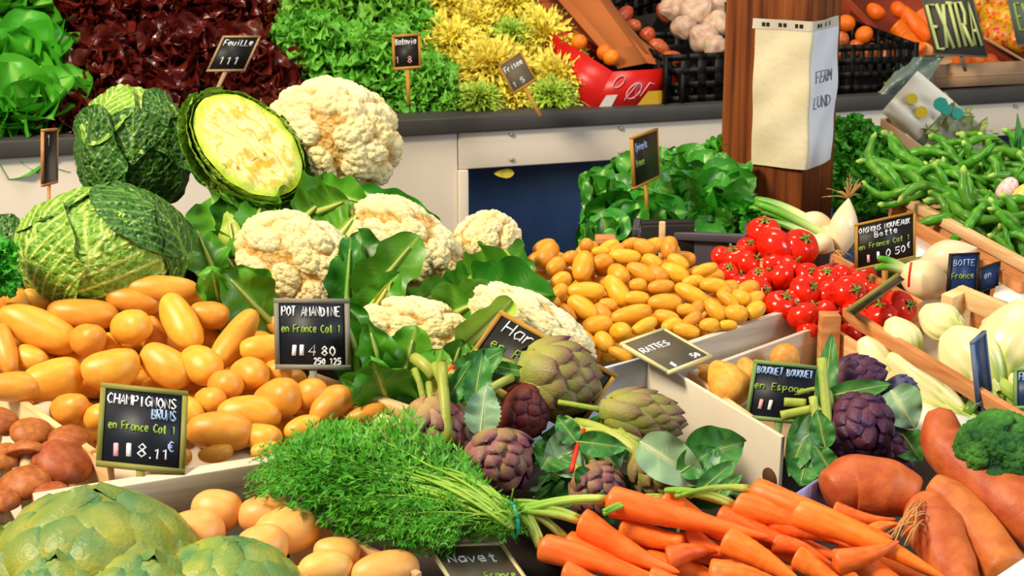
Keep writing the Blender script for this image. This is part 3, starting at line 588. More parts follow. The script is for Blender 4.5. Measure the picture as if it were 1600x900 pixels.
# ---------------------------------------------------------------- green globe artichokes and purple artichokes
def prof(z, fat=.44): return fat*np.sin(PI*np.clip(z*.86+.135, 0, 1))**.7
def artichoke_mb(seed, n=36, fat=.46, blen=.46, bw=.78, curl=.03, top=.88, ztop=.66, gap=.06, bulge=.05):
    rnd = random.Random(seed); mb = MB()
    u = np.linspace(0, 1, 14)[:, None]*np.ones((1, 18)); v = np.linspace(0, 2*PI, 18, endpoint=False)[None]*np.ones((14, 1))
    r = prof(u, fat)*.93*np.minimum(1, u*9+.3)*np.where(u > .97, 0.3, 1); mb.grid(np.stack([r*np.cos(v), r*np.sin(v), u*.97], -1), True, .4)
    for i in range(n):
        f = i/(n-1); th = i*2.39996+rnd.uniform(-.1, .1); zb = -.03+ztop*f**.85; Lb = blen*(1-.3*f)*rnd.uniform(.92, 1.08); Wb = fat*bw*(1-.42*f)*rnd.uniform(.92, 1.08)
        t = np.linspace(0, 1, 8)[:, None]; s = np.linspace(-1, 1, 7)[None]
        wt = Wb*(.72+.5*t)*np.clip(1-t**3.5, 0, 1)**.6+.002; z = np.clip(zb+t*Lb*(1-.07*s*s), -.02, 1.04)*np.ones_like(s)
        rr = prof(np.clip(z, 0, .99), fat)*(1-.35*np.clip(z-.8, 0, 1)*5*(f > .8))+gap*(1-f)+.012+bulge*(1-s*s)*np.sin(PI*np.clip(t, 0, 1)*.8)+curl*t**3*2.2*(1-.3*f)+.02*t-.04*(s**4)
        rr = rr*np.where(t < .1, .9, 1)
        ang = th+s*wt/np.maximum(rr, .08)*.9
        zz = z
        mb.grid(np.stack([rr*np.cos(ang), rr*np.sin(ang), zz], -1), False, (np.clip(t**1.6*.9+.25*np.abs(s)**3*t, 0, 1)*np.ones_like(s)).reshape(-1))
    return mb
def artm(name, g1, g2, tip, rough=.45, lo=.65):
    t = NT(name); f = t.noise(3.2, 3); col = t.ramp(f, [(.35, lin(g1)), (.62, lin(g2))])
    a = t.n('ShaderNodeAttribute'); a.attribute_name = 'v'; f2 = t.noise(2.5, 2)
    mm_ = t.n('ShaderNodeMath'); mm_.operation = 'MULTIPLY'; t.l(a.outputs['Fac'], mm_.inputs[0]); mp = t.n('ShaderNodeMapRange'); mp.inputs[1].default_value = .3; mp.inputs[2].default_value = .65; mp.inputs[3].default_value = lo; mp.inputs[4].default_value = 1.25
    t.l(f2, mp.inputs[0]); t.l(mp.outputs[0], mm_.inputs[1]); mm_.use_clamp = True
    col = t.mix(mm_.outputs[0], col, lin(tip)); t.bump(t.noise(30, 3), .2, .01); return t.done(t.vary(col, .08, .01), rough, .4)
M_aP = artm('purple_artichoke', '#a3546a', '#b0925a', '#46183a'); M_aG = artm('green_purple_artichoke', '#7d9038', '#a3a048', '#6d3448')
M_aD = artm('dark_red_artichoke', '#6a2028', '#7a2c2a', '#401424'); M_aGl = artm('globe_artichoke', '#b4ac34', '#8a9a38', '#4a7c48', .42, .2); M_aV = artm('violet_artichoke', '#5a2434', '#703648', '#3b2048')
M_aB = artm('blue_violet_artichoke', '#4a4070', '#6a6a78', '#33306a'); M_astem = leafm('artichoke_stem', '#7f9c34', '#a9b44a', '#c8c860')
am = {k: [artichoke_mb(s+i*9, **kw).mesh('head', m) for i in range(2)] for k, m, s, kw in (('P', M_aP, 1, {}), ('G', M_aG, 2, {}), ('D', M_aD, 3, {'curl': .0}), ('V', M_aV, 4, {'curl': .02}), ('B', M_aB, 5, {}), ('GL', M_aGl, 6, dict(n=26, fat=.50, blen=.56, bw=.95, curl=.0, ztop=.66, gap=.05, bulge=.10)))}
stm = MB(); tube(stm, [(0, 0, .05), (0, .0, -.15), (.03, 0, -.4), (.02, 0, -.7)], [.1, .075, .07, .075], 10); stmm = stm.mesh('stem', M_astem)
def arti(kind, x1, y1, x2, y2, wp, p, tow, label, roll=0., stem=True):
    """base pixel -> tip pixel, width in pixels, position p of the middle"""
    k = mpp(p); dx, dy = x2-x1, -(y2-y1); L = math.hypot(dx, dy)*k/max(.35, math.cos(R(tow)))
    d = idir(p, math.degrees(math.atan2(dy, dx)), tow); F = frame(d, roll); W_ = wp*k/.98
    rt = empty('artichoke', mtx(p-d*L*.5, F), label, 'artichoke', 'artichokes')
    mo('head', am[kind][int(roll*10) % 2], mtx((0, 0, 0), None, (W_, W_, L)), rt)
    if stem: mo('stem', stmm, mtx((0, 0, 0), None, (W_*.8, W_*.8, L*.7)), rt)
    return rt
PT = Slope(800, 760, .0, .38)
arti('G', 812, 570, 952, 612, 108, PT.at(878, 594, .01), 0, 'largest green and purple artichoke, lying on its side below the leaning bean sign', .3)
arti('D', 800, 618, 866, 665, 88, PT.at(822, 648, -.01), 15, 'dark red artichoke under the largest green one', 1.2)
arti('P', 668, 622, 705, 728, 92, PT.at(683, 680, .0), 20, 'reddish purple artichoke leftmost, above the carrot tops', .5)
arti('P', 772, 690, 812, 772, 102, PT.at(781, 727, .015), 30, 'mauve and cream artichoke pointing down beside the carrot tops', 2.1)
arti('G', 940, 642, 1080, 662, 74, PT.at(1010, 652, .01), 0, 'green and mauve artichoke lying against the white tray wall', 2.6)
arti('G', 1010, 700, 1085, 765, 92, PT.at(1040, 737, .005), 25, 'green artichoke with brown edges half under a drooping leaf', 3.3)
arti('P', 905, 745, 975, 790, 76, PT.at(938, 768, .0), 25, 'low purple artichoke behind the carrot bunch', 4.1)
PR = Slope(1340, 740, .0, .38)
arti('V', 1298, 605, 1392, 575, 68, PR.at(1342, 592, .02), 10, 'dark red-violet artichoke on top of the right-hand pile', .9)
arti('B', 1385, 612, 1442, 618, 50, PR.at(1412, 616, .0), 5, 'small blue-violet artichoke beside the white cloth', 1.7)
arti('V', 1328, 650, 1360, 700, 96, PR.at(1342, 668, .02), 62, 'violet artichoke seen from its tip below the bent leaf', 2.4)
arti('V', 1372, 690, 1432, 724, 60, PR.at(1400, 712, -.03), 20, 'shadowed dark artichoke behind the round sweet potato', 3.0)
PG = Slope(160, 880, .02, .3)
arti('GL', 145, 950, 152, 764, 244, PG.at(146, 858, .02), 22, 'largest pale green globe artichoke at the bottom left corner', .4, False)
arti('GL', 350, 970, 358, 845, 176, PG.at(356, 908, .01), 25, 'bright green globe artichoke at the bottom edge, right of the biggest', 1.4, False)
arti('GL', -10, 960, -6, 828, 110, PG.at(-6, 890, .0), 30, 'yellow-green globe artichoke cut by the left edge', 2.4, False)
arti('GL', 215, 975, 245, 872, 150, PG.at(228, 925, .03), 35, 'pale green artichoke low between the two larger ones', 3.4, False)
arti('GL', 90, 985, 95, 870, 130, PG.at(88, 928, .04), 30, 'small yellow-green artichoke at the bottom edge in front of the biggest', 4.4, False)
# ---------------------------------------------------------------- tomatoes
M_tom = skin('red_tomato_skin', '#d41404', '#ea2a08', 4, .16, None, bump=.0, vary=.08, hue=.0, spec=.55); M_cal = leafm('tomato_calyx', '#4c6a1e', '#6a8a2c', '#8aa04a', sc=30)
D_ = sph(24, 32); zz_ = D_[..., 2]; an_ = np.arctan2(D_[..., 1], D_[..., 0])
k_ = 1+.03*np.cos(an_*5)*np.clip(zz_, 0, 1); P_ = D_*.5*k_[..., None]; P_[..., 2] *= .84; P_[..., 2] -= .09*np.exp(-((1-zz_)/.08))
tomm = MB().grid(P_, True).mesh('fruit', M_tom)
mb = MB()
for i in range(5): leaf(mb, np.array([0, 0, .37]), [math.cos(i*1.257), math.sin(i*1.257), .15], [0, 0, 1], .28, .09, .7, .2, .05, 3, 'lance', 6, 3, 0)
tube(mb, [(0, 0, .33), (.01, 0, .45), (.05, .02, .56)], [.035, .03, .04], 6, .6); calm = mb.mesh('calyx', M_cal)
TO = [(1193, 362, 52), (1212, 386, 64), (1250, 386, 58), (1148, 404, 46), (1170, 412, 42), (1220, 432, 44), (1257, 455, 50), (1289, 436, 44), (1296, 462, 46), (1327, 458, 54), (1345, 444, 42), (1220, 478, 52), (1254, 494, 50), (1285, 490, 46), (1377, 494, 50), (1405, 482, 56), (1341, 508, 44), (1335, 488, 40), (1330, 520, 36), (1185, 436, 40), (1188, 456, 40), (1262, 516, 34), (1136, 428, 38), (1160, 444, 38), (1184, 476, 40), (1206, 414, 42), (1234, 418, 42), (1150, 462, 36), (1262, 430, 40), (1128, 402, 36), (1240, 470, 40), (1300, 512, 34), (1364, 462, 36), (1312, 430, 34), (1168, 388, 36)]
PTm = Slope(1300, 525, -.01, .30); rnd = random.Random(12)
lab = where([(a, b) for a, b, c in TO], 'glossy red tomato in heap', 0, ys=('back', 'middle', 'front'), xs=('far left', 'left', 'centre', 'right', 'far right'))
for i, (x, y, wp) in enumerate(TO):
    p = PTm.at(x, y, .012 if wp > 48 else 0); k = mpp(p); F = frame(idir(p, rnd.uniform(20, 160), rnd.uniform(-10, 55)), rnd.uniform(0, 6))
    rt = empty('tomato', mtx(p, F), lab[i], 'tomato', 'red tomatoes beside the small potatoes'); s_ = wp*k*1.04
    mo('fruit', tomm, mtx((0, 0, 0), None, (s_,)*3), rt); mo('calyx', calm, mtx((0, 0, 0), None, (s_,)*3), rt)
for x in range(1150, 1400, 44):
    for y in (430, 462, 494):
        if y > 500-(x-1150)*-.1 and x < 1240 or y < 440 and x > 1330: continue
        xx = x+(y % 9)*3; p = PTm.at(xx, y, -.05); k = mpp(p); rt = empty('tomato', mtx(p, frame(idir(p, 90, 30), x)), 'half-hidden red tomato in the lower layer of the heap', 'tomato', 'hidden red tomatoes under the heap')
        mo('fruit', tomm, mtx((0, 0, 0), None, (46*k,)*3), rt)
# ---------------------------------------------------------------- cauliflowers
def phyl(n, jit=0., seed=0):
    i = np.arange(n)+.5; z = 1-2*i/n; th = i*2.39996; r = np.sqrt(1-z*z); P = np.stack([r*np.cos(th), r*np.sin(th), z], -1)
    if jit: P = P+np.random.RandomState(seed).normal(0, jit, P.shape); P /= np.linalg.norm(P, axis=1)[:, None]
    return P
def curd_mb(seed, k1=70, k2=800, a1=.14, a2=.06, a3=.012, k3=2600, nu=190, nv=280):
    D = sph(nu, nv); Df = D.reshape(-1, 3); D2 = Df+.06*np.stack([noise(Df*2, 1, seed+j) for j in range(3)], -1); D2 /= np.linalg.norm(D2, axis=1)[:, None]
    def bump(K, jit, sd):
        C = phyl(K, jit, sd); r = 2.05/math.sqrt(K); o = np.empty(len(D2))
        for a in range(0, len(D2), 4000): o[a:a+4000] = np.sqrt(np.clip(2-2*(D2[a:a+4000]@C.T).max(1), 0, 4))
        return np.sqrt(np.clip(1-(o/(r*1.05))**2, 0, 1))
    b1 = bump(k1, .10, seed); b2 = bump(k2, .03, seed+1); r = 1+a1*b1**.8+a2*b2*(.4+.6*b1)+a3*noise(Df*16, 1, seed+3)+.05*noise(Df*1.5, 1, seed+7)
    if k3: r = r+.022*bump(k3, .01, seed+4)
    r = r/(1+a1*.75+a2*.5)
    return MB().grid((D2*r[:, None]*.5).reshape(nu, nv, 3), True, np.clip(b1*.8+b2*.3, 0, 1))
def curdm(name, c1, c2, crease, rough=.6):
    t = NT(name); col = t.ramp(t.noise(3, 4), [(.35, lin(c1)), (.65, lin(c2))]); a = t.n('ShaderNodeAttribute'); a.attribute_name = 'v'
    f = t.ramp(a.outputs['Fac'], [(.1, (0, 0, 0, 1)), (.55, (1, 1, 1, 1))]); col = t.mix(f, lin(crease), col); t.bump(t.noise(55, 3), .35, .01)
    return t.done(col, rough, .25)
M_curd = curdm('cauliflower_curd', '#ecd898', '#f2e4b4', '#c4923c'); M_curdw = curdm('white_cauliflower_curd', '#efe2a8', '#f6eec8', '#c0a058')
M_cl = leafm('cauliflower_leaf', '#3a861a', '#62a62a', '#bccf66', .4, 10, .4, 40, .1, trans=.12); M_cls = leafm('light_leaf_rib', '#9cba3c', '#b6c852', '#d4d880')
M_cld = leafm('dark_cauliflower_leaf', '#1f6412', '#368420', '#8cb84c', .4, 10, .4, 40, .1, trans=.1)
def ileaf(par, base, b, t, wp, Yb, Yt, bend=.7, tilt=0., mat=None, shape='cab', ruff=.10, rib=.006, cup=.2, nu=26, nv=13, name='leaf', rnd=None, veins=7, lobes=0., freq=2.2, side=0.):
    rnd = rnd or random.Random(int(b[0]*7+b[1]*3+t[0]))
    p0, p1 = W(b[0], b[1], Yb), W(t[0], t[1], Yt); d = p1-p0; L = np.linalg.norm(d); vdv = nrm(CAM-p0); d = nrm(d)
    n = nrm(vdv-d*np.dot(vdv, d)+np.array([0, 0, 1.])*tilt+RT*side); n = nrm(n-d*np.dot(n, d)); d2 = nrm(d*math.cos(bend/2)+n*math.sin(bend/2))
    n2 = nrm(n-d2*np.dot(n, d2)); mb = MB(); leaf(mb, p0-base, d2, n2, L*(1+bend*bend/22), wp*(1.35 if name == 'leaf' and wp > 25 else 1)*mpp(p0), bend, cup, ruff, freq, shape, nu, nv, veins, rib, 0, rnd, lobes)
    return mo(name, mb.mesh(name, mat or M_cl), None, par)
def cauli(px, py, Y, ma, mi, ang, seed, label, leaves=(), mat=None, depth=.85):
    p = W(px, py, Y); k = mpp(p); x = idir(p, ang, 0); z = nrm(CAM-p); y = np.cross(z, x); F = np.stack([x, y, z], 1)
    rt = empty('cauliflower', mtx(p-np.array([0, 0, mi*k*.5])), label, 'cauliflower', 'cauliflowers'); base = p-np.array([0, 0, mi*k*.5])
    ph = frame(np.array([.2, .3, 1.]), seed)
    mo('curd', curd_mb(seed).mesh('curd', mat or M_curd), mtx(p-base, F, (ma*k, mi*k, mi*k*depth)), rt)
    for lf in leaves: ileaf(rt, base, *lf[0], **lf[1])
    return rt, base
def LF(bx, by, tx, ty, wp, Yb, Yt, **k): return ((( bx, by), (tx, ty), wp, Yb, Yt), k)
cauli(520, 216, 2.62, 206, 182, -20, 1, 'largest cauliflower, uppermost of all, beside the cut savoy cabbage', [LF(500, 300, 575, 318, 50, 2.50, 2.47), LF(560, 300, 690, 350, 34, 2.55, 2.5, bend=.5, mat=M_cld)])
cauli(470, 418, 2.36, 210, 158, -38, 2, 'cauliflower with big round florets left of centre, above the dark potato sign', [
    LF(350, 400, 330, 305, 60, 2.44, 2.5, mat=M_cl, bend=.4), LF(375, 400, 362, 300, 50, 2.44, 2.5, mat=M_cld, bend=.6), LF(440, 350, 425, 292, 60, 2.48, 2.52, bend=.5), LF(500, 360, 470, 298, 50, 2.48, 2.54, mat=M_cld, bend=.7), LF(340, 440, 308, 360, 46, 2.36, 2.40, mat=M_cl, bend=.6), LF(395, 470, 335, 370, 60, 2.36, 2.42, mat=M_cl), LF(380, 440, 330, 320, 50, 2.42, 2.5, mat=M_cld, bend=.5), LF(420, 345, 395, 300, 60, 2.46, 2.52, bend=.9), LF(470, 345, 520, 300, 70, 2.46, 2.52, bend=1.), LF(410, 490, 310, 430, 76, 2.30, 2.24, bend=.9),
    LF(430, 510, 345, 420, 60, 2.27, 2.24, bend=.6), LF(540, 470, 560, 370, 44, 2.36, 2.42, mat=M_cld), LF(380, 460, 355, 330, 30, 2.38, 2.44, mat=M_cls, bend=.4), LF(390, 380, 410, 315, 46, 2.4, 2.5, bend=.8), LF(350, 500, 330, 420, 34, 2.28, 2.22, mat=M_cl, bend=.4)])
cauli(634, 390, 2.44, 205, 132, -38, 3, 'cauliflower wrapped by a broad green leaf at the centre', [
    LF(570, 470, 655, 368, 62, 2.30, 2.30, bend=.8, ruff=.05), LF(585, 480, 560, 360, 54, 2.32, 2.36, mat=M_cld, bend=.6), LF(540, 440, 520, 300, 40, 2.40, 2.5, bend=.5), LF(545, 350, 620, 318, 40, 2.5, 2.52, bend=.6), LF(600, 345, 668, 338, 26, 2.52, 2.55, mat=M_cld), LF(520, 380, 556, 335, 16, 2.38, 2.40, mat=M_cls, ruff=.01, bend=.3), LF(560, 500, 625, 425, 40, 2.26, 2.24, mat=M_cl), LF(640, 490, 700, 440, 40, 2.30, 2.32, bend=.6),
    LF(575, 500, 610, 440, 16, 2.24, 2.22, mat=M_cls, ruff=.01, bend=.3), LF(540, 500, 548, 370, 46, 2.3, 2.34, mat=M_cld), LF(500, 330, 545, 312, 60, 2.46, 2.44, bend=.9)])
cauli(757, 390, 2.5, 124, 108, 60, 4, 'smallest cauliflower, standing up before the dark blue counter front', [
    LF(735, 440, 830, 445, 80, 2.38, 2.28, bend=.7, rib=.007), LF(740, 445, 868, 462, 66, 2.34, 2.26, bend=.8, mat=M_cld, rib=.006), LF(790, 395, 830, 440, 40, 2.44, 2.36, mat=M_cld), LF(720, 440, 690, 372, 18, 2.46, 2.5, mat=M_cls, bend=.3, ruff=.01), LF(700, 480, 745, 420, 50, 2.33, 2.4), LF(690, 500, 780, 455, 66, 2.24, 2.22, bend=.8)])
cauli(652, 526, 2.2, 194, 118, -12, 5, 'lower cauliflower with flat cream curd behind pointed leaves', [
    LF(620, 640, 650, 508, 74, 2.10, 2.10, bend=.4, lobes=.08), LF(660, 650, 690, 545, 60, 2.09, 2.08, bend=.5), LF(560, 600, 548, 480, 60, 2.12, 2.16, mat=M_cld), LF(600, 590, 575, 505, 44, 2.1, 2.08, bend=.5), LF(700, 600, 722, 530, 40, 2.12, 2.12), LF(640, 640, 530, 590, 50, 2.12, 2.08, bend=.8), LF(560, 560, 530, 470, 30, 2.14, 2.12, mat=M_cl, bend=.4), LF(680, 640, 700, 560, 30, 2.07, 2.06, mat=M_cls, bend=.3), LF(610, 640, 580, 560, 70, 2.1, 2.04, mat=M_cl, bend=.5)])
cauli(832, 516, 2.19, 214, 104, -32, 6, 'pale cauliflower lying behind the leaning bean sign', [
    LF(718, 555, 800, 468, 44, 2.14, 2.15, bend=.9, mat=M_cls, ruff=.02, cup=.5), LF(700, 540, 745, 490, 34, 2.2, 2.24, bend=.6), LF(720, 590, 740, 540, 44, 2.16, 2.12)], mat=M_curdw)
# ---------------------------------------------------------------- savoy cabbages
def savm(name, c1, c2, vein, sc=95):
    t = NT(name); col = t.ramp(t.noise(5, 3), [(.35, lin(c1)), (.65, lin(c2))]); a = t.n('ShaderNodeAttribute'); a.attribute_name = 'v'
    vo = t.n('ShaderNodeTexVoronoi'); vo.feature = 'DISTANCE_TO_EDGE'; vo.inputs['Scale'].default_value = sc; tc = t.n('ShaderNodeTexCoord'); t.l(tc.outputs['Object'], vo.inputs['Vector'])
    cell = t.ramp(vo.outputs['Distance'], [(.0, (1, 1, 1, 1)), (.22, (0, 0, 0, 1))]); m = t.n('ShaderNodeMath'); m.operation = 'MULTIPLY'; t.l(cell, m.inputs[0]); m.inputs[1].default_value = .22
    col = t.mix(m.outputs[0], col, lin(vein)); col = t.mix(a.outputs['Fac'], col, lin(vein)); t.bump(vo.outputs['Distance'], .9, .006); return t.done(col, .42, .45)
M_sv = savm('savoy_green', '#4c8a16', '#78aa26', '#d0e478'); M_svd = savm('savoy_dark_green', '#12440f', '#28661a', '#6f9e3c'); M_svl = savm('savoy_light_green', '#6f9e24', '#94b834', '#cfe080')
def wrap_leaf(R_, c, up, ax, ay, lift=.02, flare=.12, seed=0, sc=(1, 1, 1), crn=.018, nv_=9):
    c = nrm(c); e2 = nrm(np.asarray(up, float)-c*np.dot(up, c)); e1 = np.cross(e2, c); n1, n2 = 84, 96
    y = np.linspace(-1, 1, n2)[:, None]; q = np.linspace(-1, 1, n1)[None]; wv = (np.sqrt(np.clip(1-np.abs(y)**2.6, 0.0, 1))*.97+.03)*(1+.09*noise(np.concatenate([y*3.5, y*0+seed, np.sign(q[:, :1])*y*0], 1), 1, seed)[:, None]); x = q*wv
    Dd = c+np.tan(x*ax)[..., None]*e1+np.tan(y*ay)[..., None]*e2; Dd /= np.linalg.norm(Dd, axis=-1)[..., None]
    edge = np.maximum(np.abs(q)*np.ones_like(y), np.abs(y)*np.ones_like(q))
    yy = (y+1)/2*np.ones_like(q); ax_ = np.abs(x)*1.
    fr = np.abs(((yy*1.3-ax_*.75)*nv_*.55) % 1-.5)*2; vein = np.maximum(np.clip((fr-.70)/.22, 0, 1)*1.0*(1-.3*edge), np.clip(1-ax_*(9+14*yy), 0, 1))
    fr2 = np.abs(((yy*1.3-ax_*.75)*nv_*1.65+.25) % 1-.5)*2; vein = np.maximum(vein, np.clip((fr2-.8)/.2, 0, 1)*.25)
    r = 1+lift+flare*np.clip(edge-.55, 0, 1)**2*2*(1+.5*noise(Dd*4, 1, seed+2))+crn*(noise(Dd*11, 1, seed)+.7*noise(Dd*24, 1, seed+1))*(1-vein*.5)+.012*vein
    P = Dd*(R_*r)[..., None]*np.asarray(sc)
    return P, vein.reshape(-1)
def savoy(px, py, Y, wpx, hpx, label, specs, core=None, name='savoy_cabbage', rootname=None, coreR=.95):
    p = W(px, py, Y); k = mpp(p); F = np.stack([idir(p, 0), idir(p, 90), nrm(CAM-p)], 1); R_ = wpx*k/2; sy = hpx/wpx
    base = p-np.array([0, 0, hpx*k/2]); rt = empty(name, mtx(base), label, 'cabbage', 'savoy cabbages')
    D = sph(40, 50); mb = MB(); mb.grid(D*R_*coreR*np.array([1, sy, .9])+.0, True, .0); mo('heart', mb.mesh('heart', core or M_sv), mtx(p-base, F), rt)
    for i, (c, up, ax, ay, lift, flare, mt) in enumerate(specs):
        P, v = wrap_leaf(R_, c, up, ax, ay, lift, flare, i*7+int(px), (1, sy, .9)); mo('leaf', MB().grid(P, False, v).mesh('leaf', mt), mtx(p-base, F), rt)
    return rt, base, p, F
savoy(163, 392, 2.33, 256, 196, 'big round savoy cabbage standing above the left potatoes', [
    ((-.30, -.35, 1), (.55, 1, 0), 1.0, 1.05, .035, .05, M_sv), ((.75, -.45, .8), (-.1, 1, .0), .85, 1.0, .015, .06, M_sv), ((-.25, .55, .8), (.9, .5, 0), .85, .95, .005, .10, M_sv), ((-.85, -.1, .5), (.4, 1, 0), .75, 1.0, .05, .12, M_sv),
    ((.55, .55, .5), (-.5, 1, 0), .75, .8, .05, .12, M_svd), ((.9, .1, .25), (0, 1, 0), .6, .8, .02, .16, M_svd), ((-.5, .8, .0), (.3, 1, .3), .7, .7, .0, .2, M_svd)])
savoy(212, 236, 2.66, 160, 190, 'dark savoy cabbage with curled outer leaves behind the big round one', [
    ((-.1, -.35, 1), (.1, 1, 0), 1.0, 1.0, .05, .22, M_svd), ((-.8, -.2, .5), (.5, 1, 0), .8, .95, .07, .35, M_svd), ((.5, -.7, .6), (-.2, 1, 0), .9, .9, .04, .25, M_svd), ((.15, .6, .7), (.1, 1, 0), .8, .75, .0, .14, M_sv), ((.7, .4, .5), (-.5, 1, 0), .7, .7, .05, .2, M_svd), ((-.5, .6, .5), (0, 1, 0), .6, .6, .05, .22, M_sv)], core=M_svd)
savoy(8, 396, 2.5, 90, 130, 'dark crinkled cabbage cut by the left edge', [((.3, .2, 1), (0, 1, 0), .8, .8, .05, .2, M_svd), ((.8, 0, .4), (0, 1, 0), .7, .8, .05, .2, M_svd)], core=M_svd)
# cut half savoy
pc_ = W(388, 226, 2.50); kc = mpp(pc_); xa = idir(pc_, -47, 8); zf = nrm(idir(pc_, 35, 62)); zf = nrm(zf-xa*np.dot(zf, xa)); ya = np.cross(zf, xa); Fc = np.stack([xa, ya, zf], 1)
base = pc_-np.array([0, 0, 85*kc]); hs = empty('cut_savoy_cabbage', mtx(base), 'half savoy cabbage with its pale yellow cut face towards us', 'cabbage', 'savoy cabbages')
A_, B_ = 104*kc, 74*kc
rr, vv = np.linspace(0, 1, 30)[:, None]*np.ones((1, 90)), np.linspace(0, 2*PI, 90, endpoint=False)[None]*np.ones((30, 1))
nz_ = .012*noise(np.stack([rr*np.cos(vv)*5, rr*np.sin(vv)*5, rr*0], -1), 1, 4)
P = np.stack([A_*rr*np.cos(vv)*.95, B_*rr*np.sin(vv)*.95, .006*(1-rr**6)+nz_*.25], -1)
t = NT('cut_cabbage_flesh'); a = t.n('ShaderNodeAttribute'); a.attribute_name = 'v'
tc = t.n('ShaderNodeTexCoord'); mp = t.n('ShaderNodeMapping'); mp.inputs['Scale'].default_value = (14, 26, 1); t.l(tc.outputs['Object'], mp.inputs[0]); wv = t.n('ShaderNodeTexWave'); wv.wave_type = 'RINGS'; wv.inputs['Scale'].default_value = .55; wv.inputs['Distortion'].default_value = 16; wv.inputs['Detail'].default_value = 5; wv.inputs['Detail Scale'].default_value = 2.4
t.l(mp.outputs[0], wv.inputs['Vector']); c1_ = t.ramp(wv.outputs['Fac'], [(.0, lin('#e6d880')), (.3, lin('#f0e6ac')), (.75, lin('#eadd8e')), (1, lin('#d4bc44'))])
sp = t.ramp(t.noise(38, 4), [(.55, (0, 0, 0, 1)), (.66, (1, 1, 1, 1))]); c1_ = t.mix(sp, c1_, lin('#d2ae38')); sp = t.ramp(t.noise(60, 2), [(.68, (0, 0, 0, 1)), (.72, (1, 1, 1, 1))]); c1_ = t.mix(sp, c1_, lin('#a87a28'))
ed = t.ramp(a.outputs['Fac'], [(.74, (0, 0, 0, 1)), (.97, (1, 1, 1, 1))]); c1_ = t.mix(ed, c1_, lin('#b4cf34')); t.bump(wv.outputs['Fac'], .3, .003); M_cut = t.done(c1_, .45, .4)
mo('cut_face', MB().grid(P, True, rr.reshape(-1)).mesh('cut_face', M_cut), mtx(pc_-base, Fc), hs)
def bowl(a, b, dp, lip, seed, th0=0, th1=2*PI, hgt=0., crn=.012):
    u = np.linspace(0, 1, 34)[:, None]*np.ones((1, 80)); v = np.linspace(th0, th1, 80)[None]*np.ones((34, 1)); an = (1-u)*PI/2
    D = np.stack([np.cos(an*0+PI/2*u)*0+np.sin(PI/2*u)*np.cos(v), np.sin(PI/2*u)*np.sin(v), -np.cos(PI/2*u)], -1)
    k = 1+crn*2*noise(D*9, 1, seed)+crn*noise(D*22, 1, seed+1)+lip*np.clip(u-.8, 0, 1)*3; P = D*np.array([a, b, dp])*k[..., None]; P[..., 2] += hgt*u**4
    fr = np.abs((v*4.3+np.sin(u*4)*.8) % 1-.5)*2; return P, np.clip((fr-.8)/.2, 0, 1).reshape(-1)*.8
P, v = bowl(A_, B_, B_*.85, .0, 3, hgt=.004); mo('outer_leaf', MB().grid(P, False, v).mesh('outer_leaf', M_svl), mtx(pc_-base, Fc), hs)
P, v = bowl(A_*1.05, B_*1.09, B_*.95, .03, 9, 2.6, 6.1, .002); mo('outer_leaf', MB().grid(P, False, v).mesh('outer_leaf', M_svl), mtx(pc_-base, Fc), hs)
P, v = bowl(A_*1.05, B_*1.10, B_*1., .06, 15, -.9, 1.6, -.006); mo('outer_leaf', MB().grid(P, False, v).mesh('outer_leaf', M_svd), mtx(pc_-base, Fc), hs)
P, v = bowl(A_*1.10, B_*1.22, B_*1.1, .08, 21, 3.0, 5.2, -.015); mo('outer_leaf', MB().grid(P, False, v).mesh('outer_leaf', M_sv), mtx(pc_-base, Fc), hs)
ileaf(hs, base, (385, 305), (266, 185), 60, 2.50, 2.56, bend=-.9, mat=M_svd, rib=.005, ruff=.04)
# wooden riser crate that carries the upper row
r0, r1, r2, r3 = [S(x, y, .09) for x, y in ((140, 400), (560, 400), (560, 345), (140, 345))]
crate([r0, r1, r2, r3], .225, DN, [M_dark], 'dark upturned crate half hidden under the upper cabbages', slats=3, th=.008)
# ================================================================ carrots
M_car = skin('orange_carrot_skin', '#ee6412', '#f88034', 5, .4, '#c9581a', 9, .15, 50, .08, .006, thr=.7); M_cst = leafm('carrot_stalk', '#5a9c1e', '#86b82c', '#ccd868', .4, vary=.08)
def carrot_mb(seed, blunt=False):
    rnd = random.Random(seed); nu, nv = 34, 16; u = np.concatenate([[0, .004, .012, .03], np.linspace(.06, 1, nu-4)])
    r = .5*np.minimum(1, (u/.035)**.5)*(1-u**1.7*.86)*(1-.12*u); r[u > .97] *= .4
    if blunt: r = .5*np.minimum(1, (u/.05)**.5)*(1-.25*u)*np.minimum(1, ((1.001-u)/.06)**.5)
    r[0] = 0; v = np.linspace(0, 2*PI, nv, endpoint=False); U = u[:, None]*np.ones((1, nv)); C = np.stack([np.cos(v)*np.ones((nu, 1)), np.sin(v)*np.ones((nu, 1)), U*3], -1)
    k = 1+.05*noise(C*1.3+seed, 1, seed)+.03*noise(C*np.array([.5, .5, 9.]), 1, seed+2); k = k-.03*(noise(np.stack([U*0, U*0, U*28], -1), 1, seed) > .45)
    bx, by = rnd.uniform(-.35, .35), rnd.uniform(-.35, .35)
    P = np.stack([r[:, None]*np.cos(v)*k+bx*U**2, r[:, None]*np.sin(v)*k+by*np.sin(U*3), U], -1); return MB().grid(P, True)
carm = [carrot_mb(s).mesh('root', M_car) for s in range(6)]; carb = carrot_mb(30, True).mesh('root', M_car)
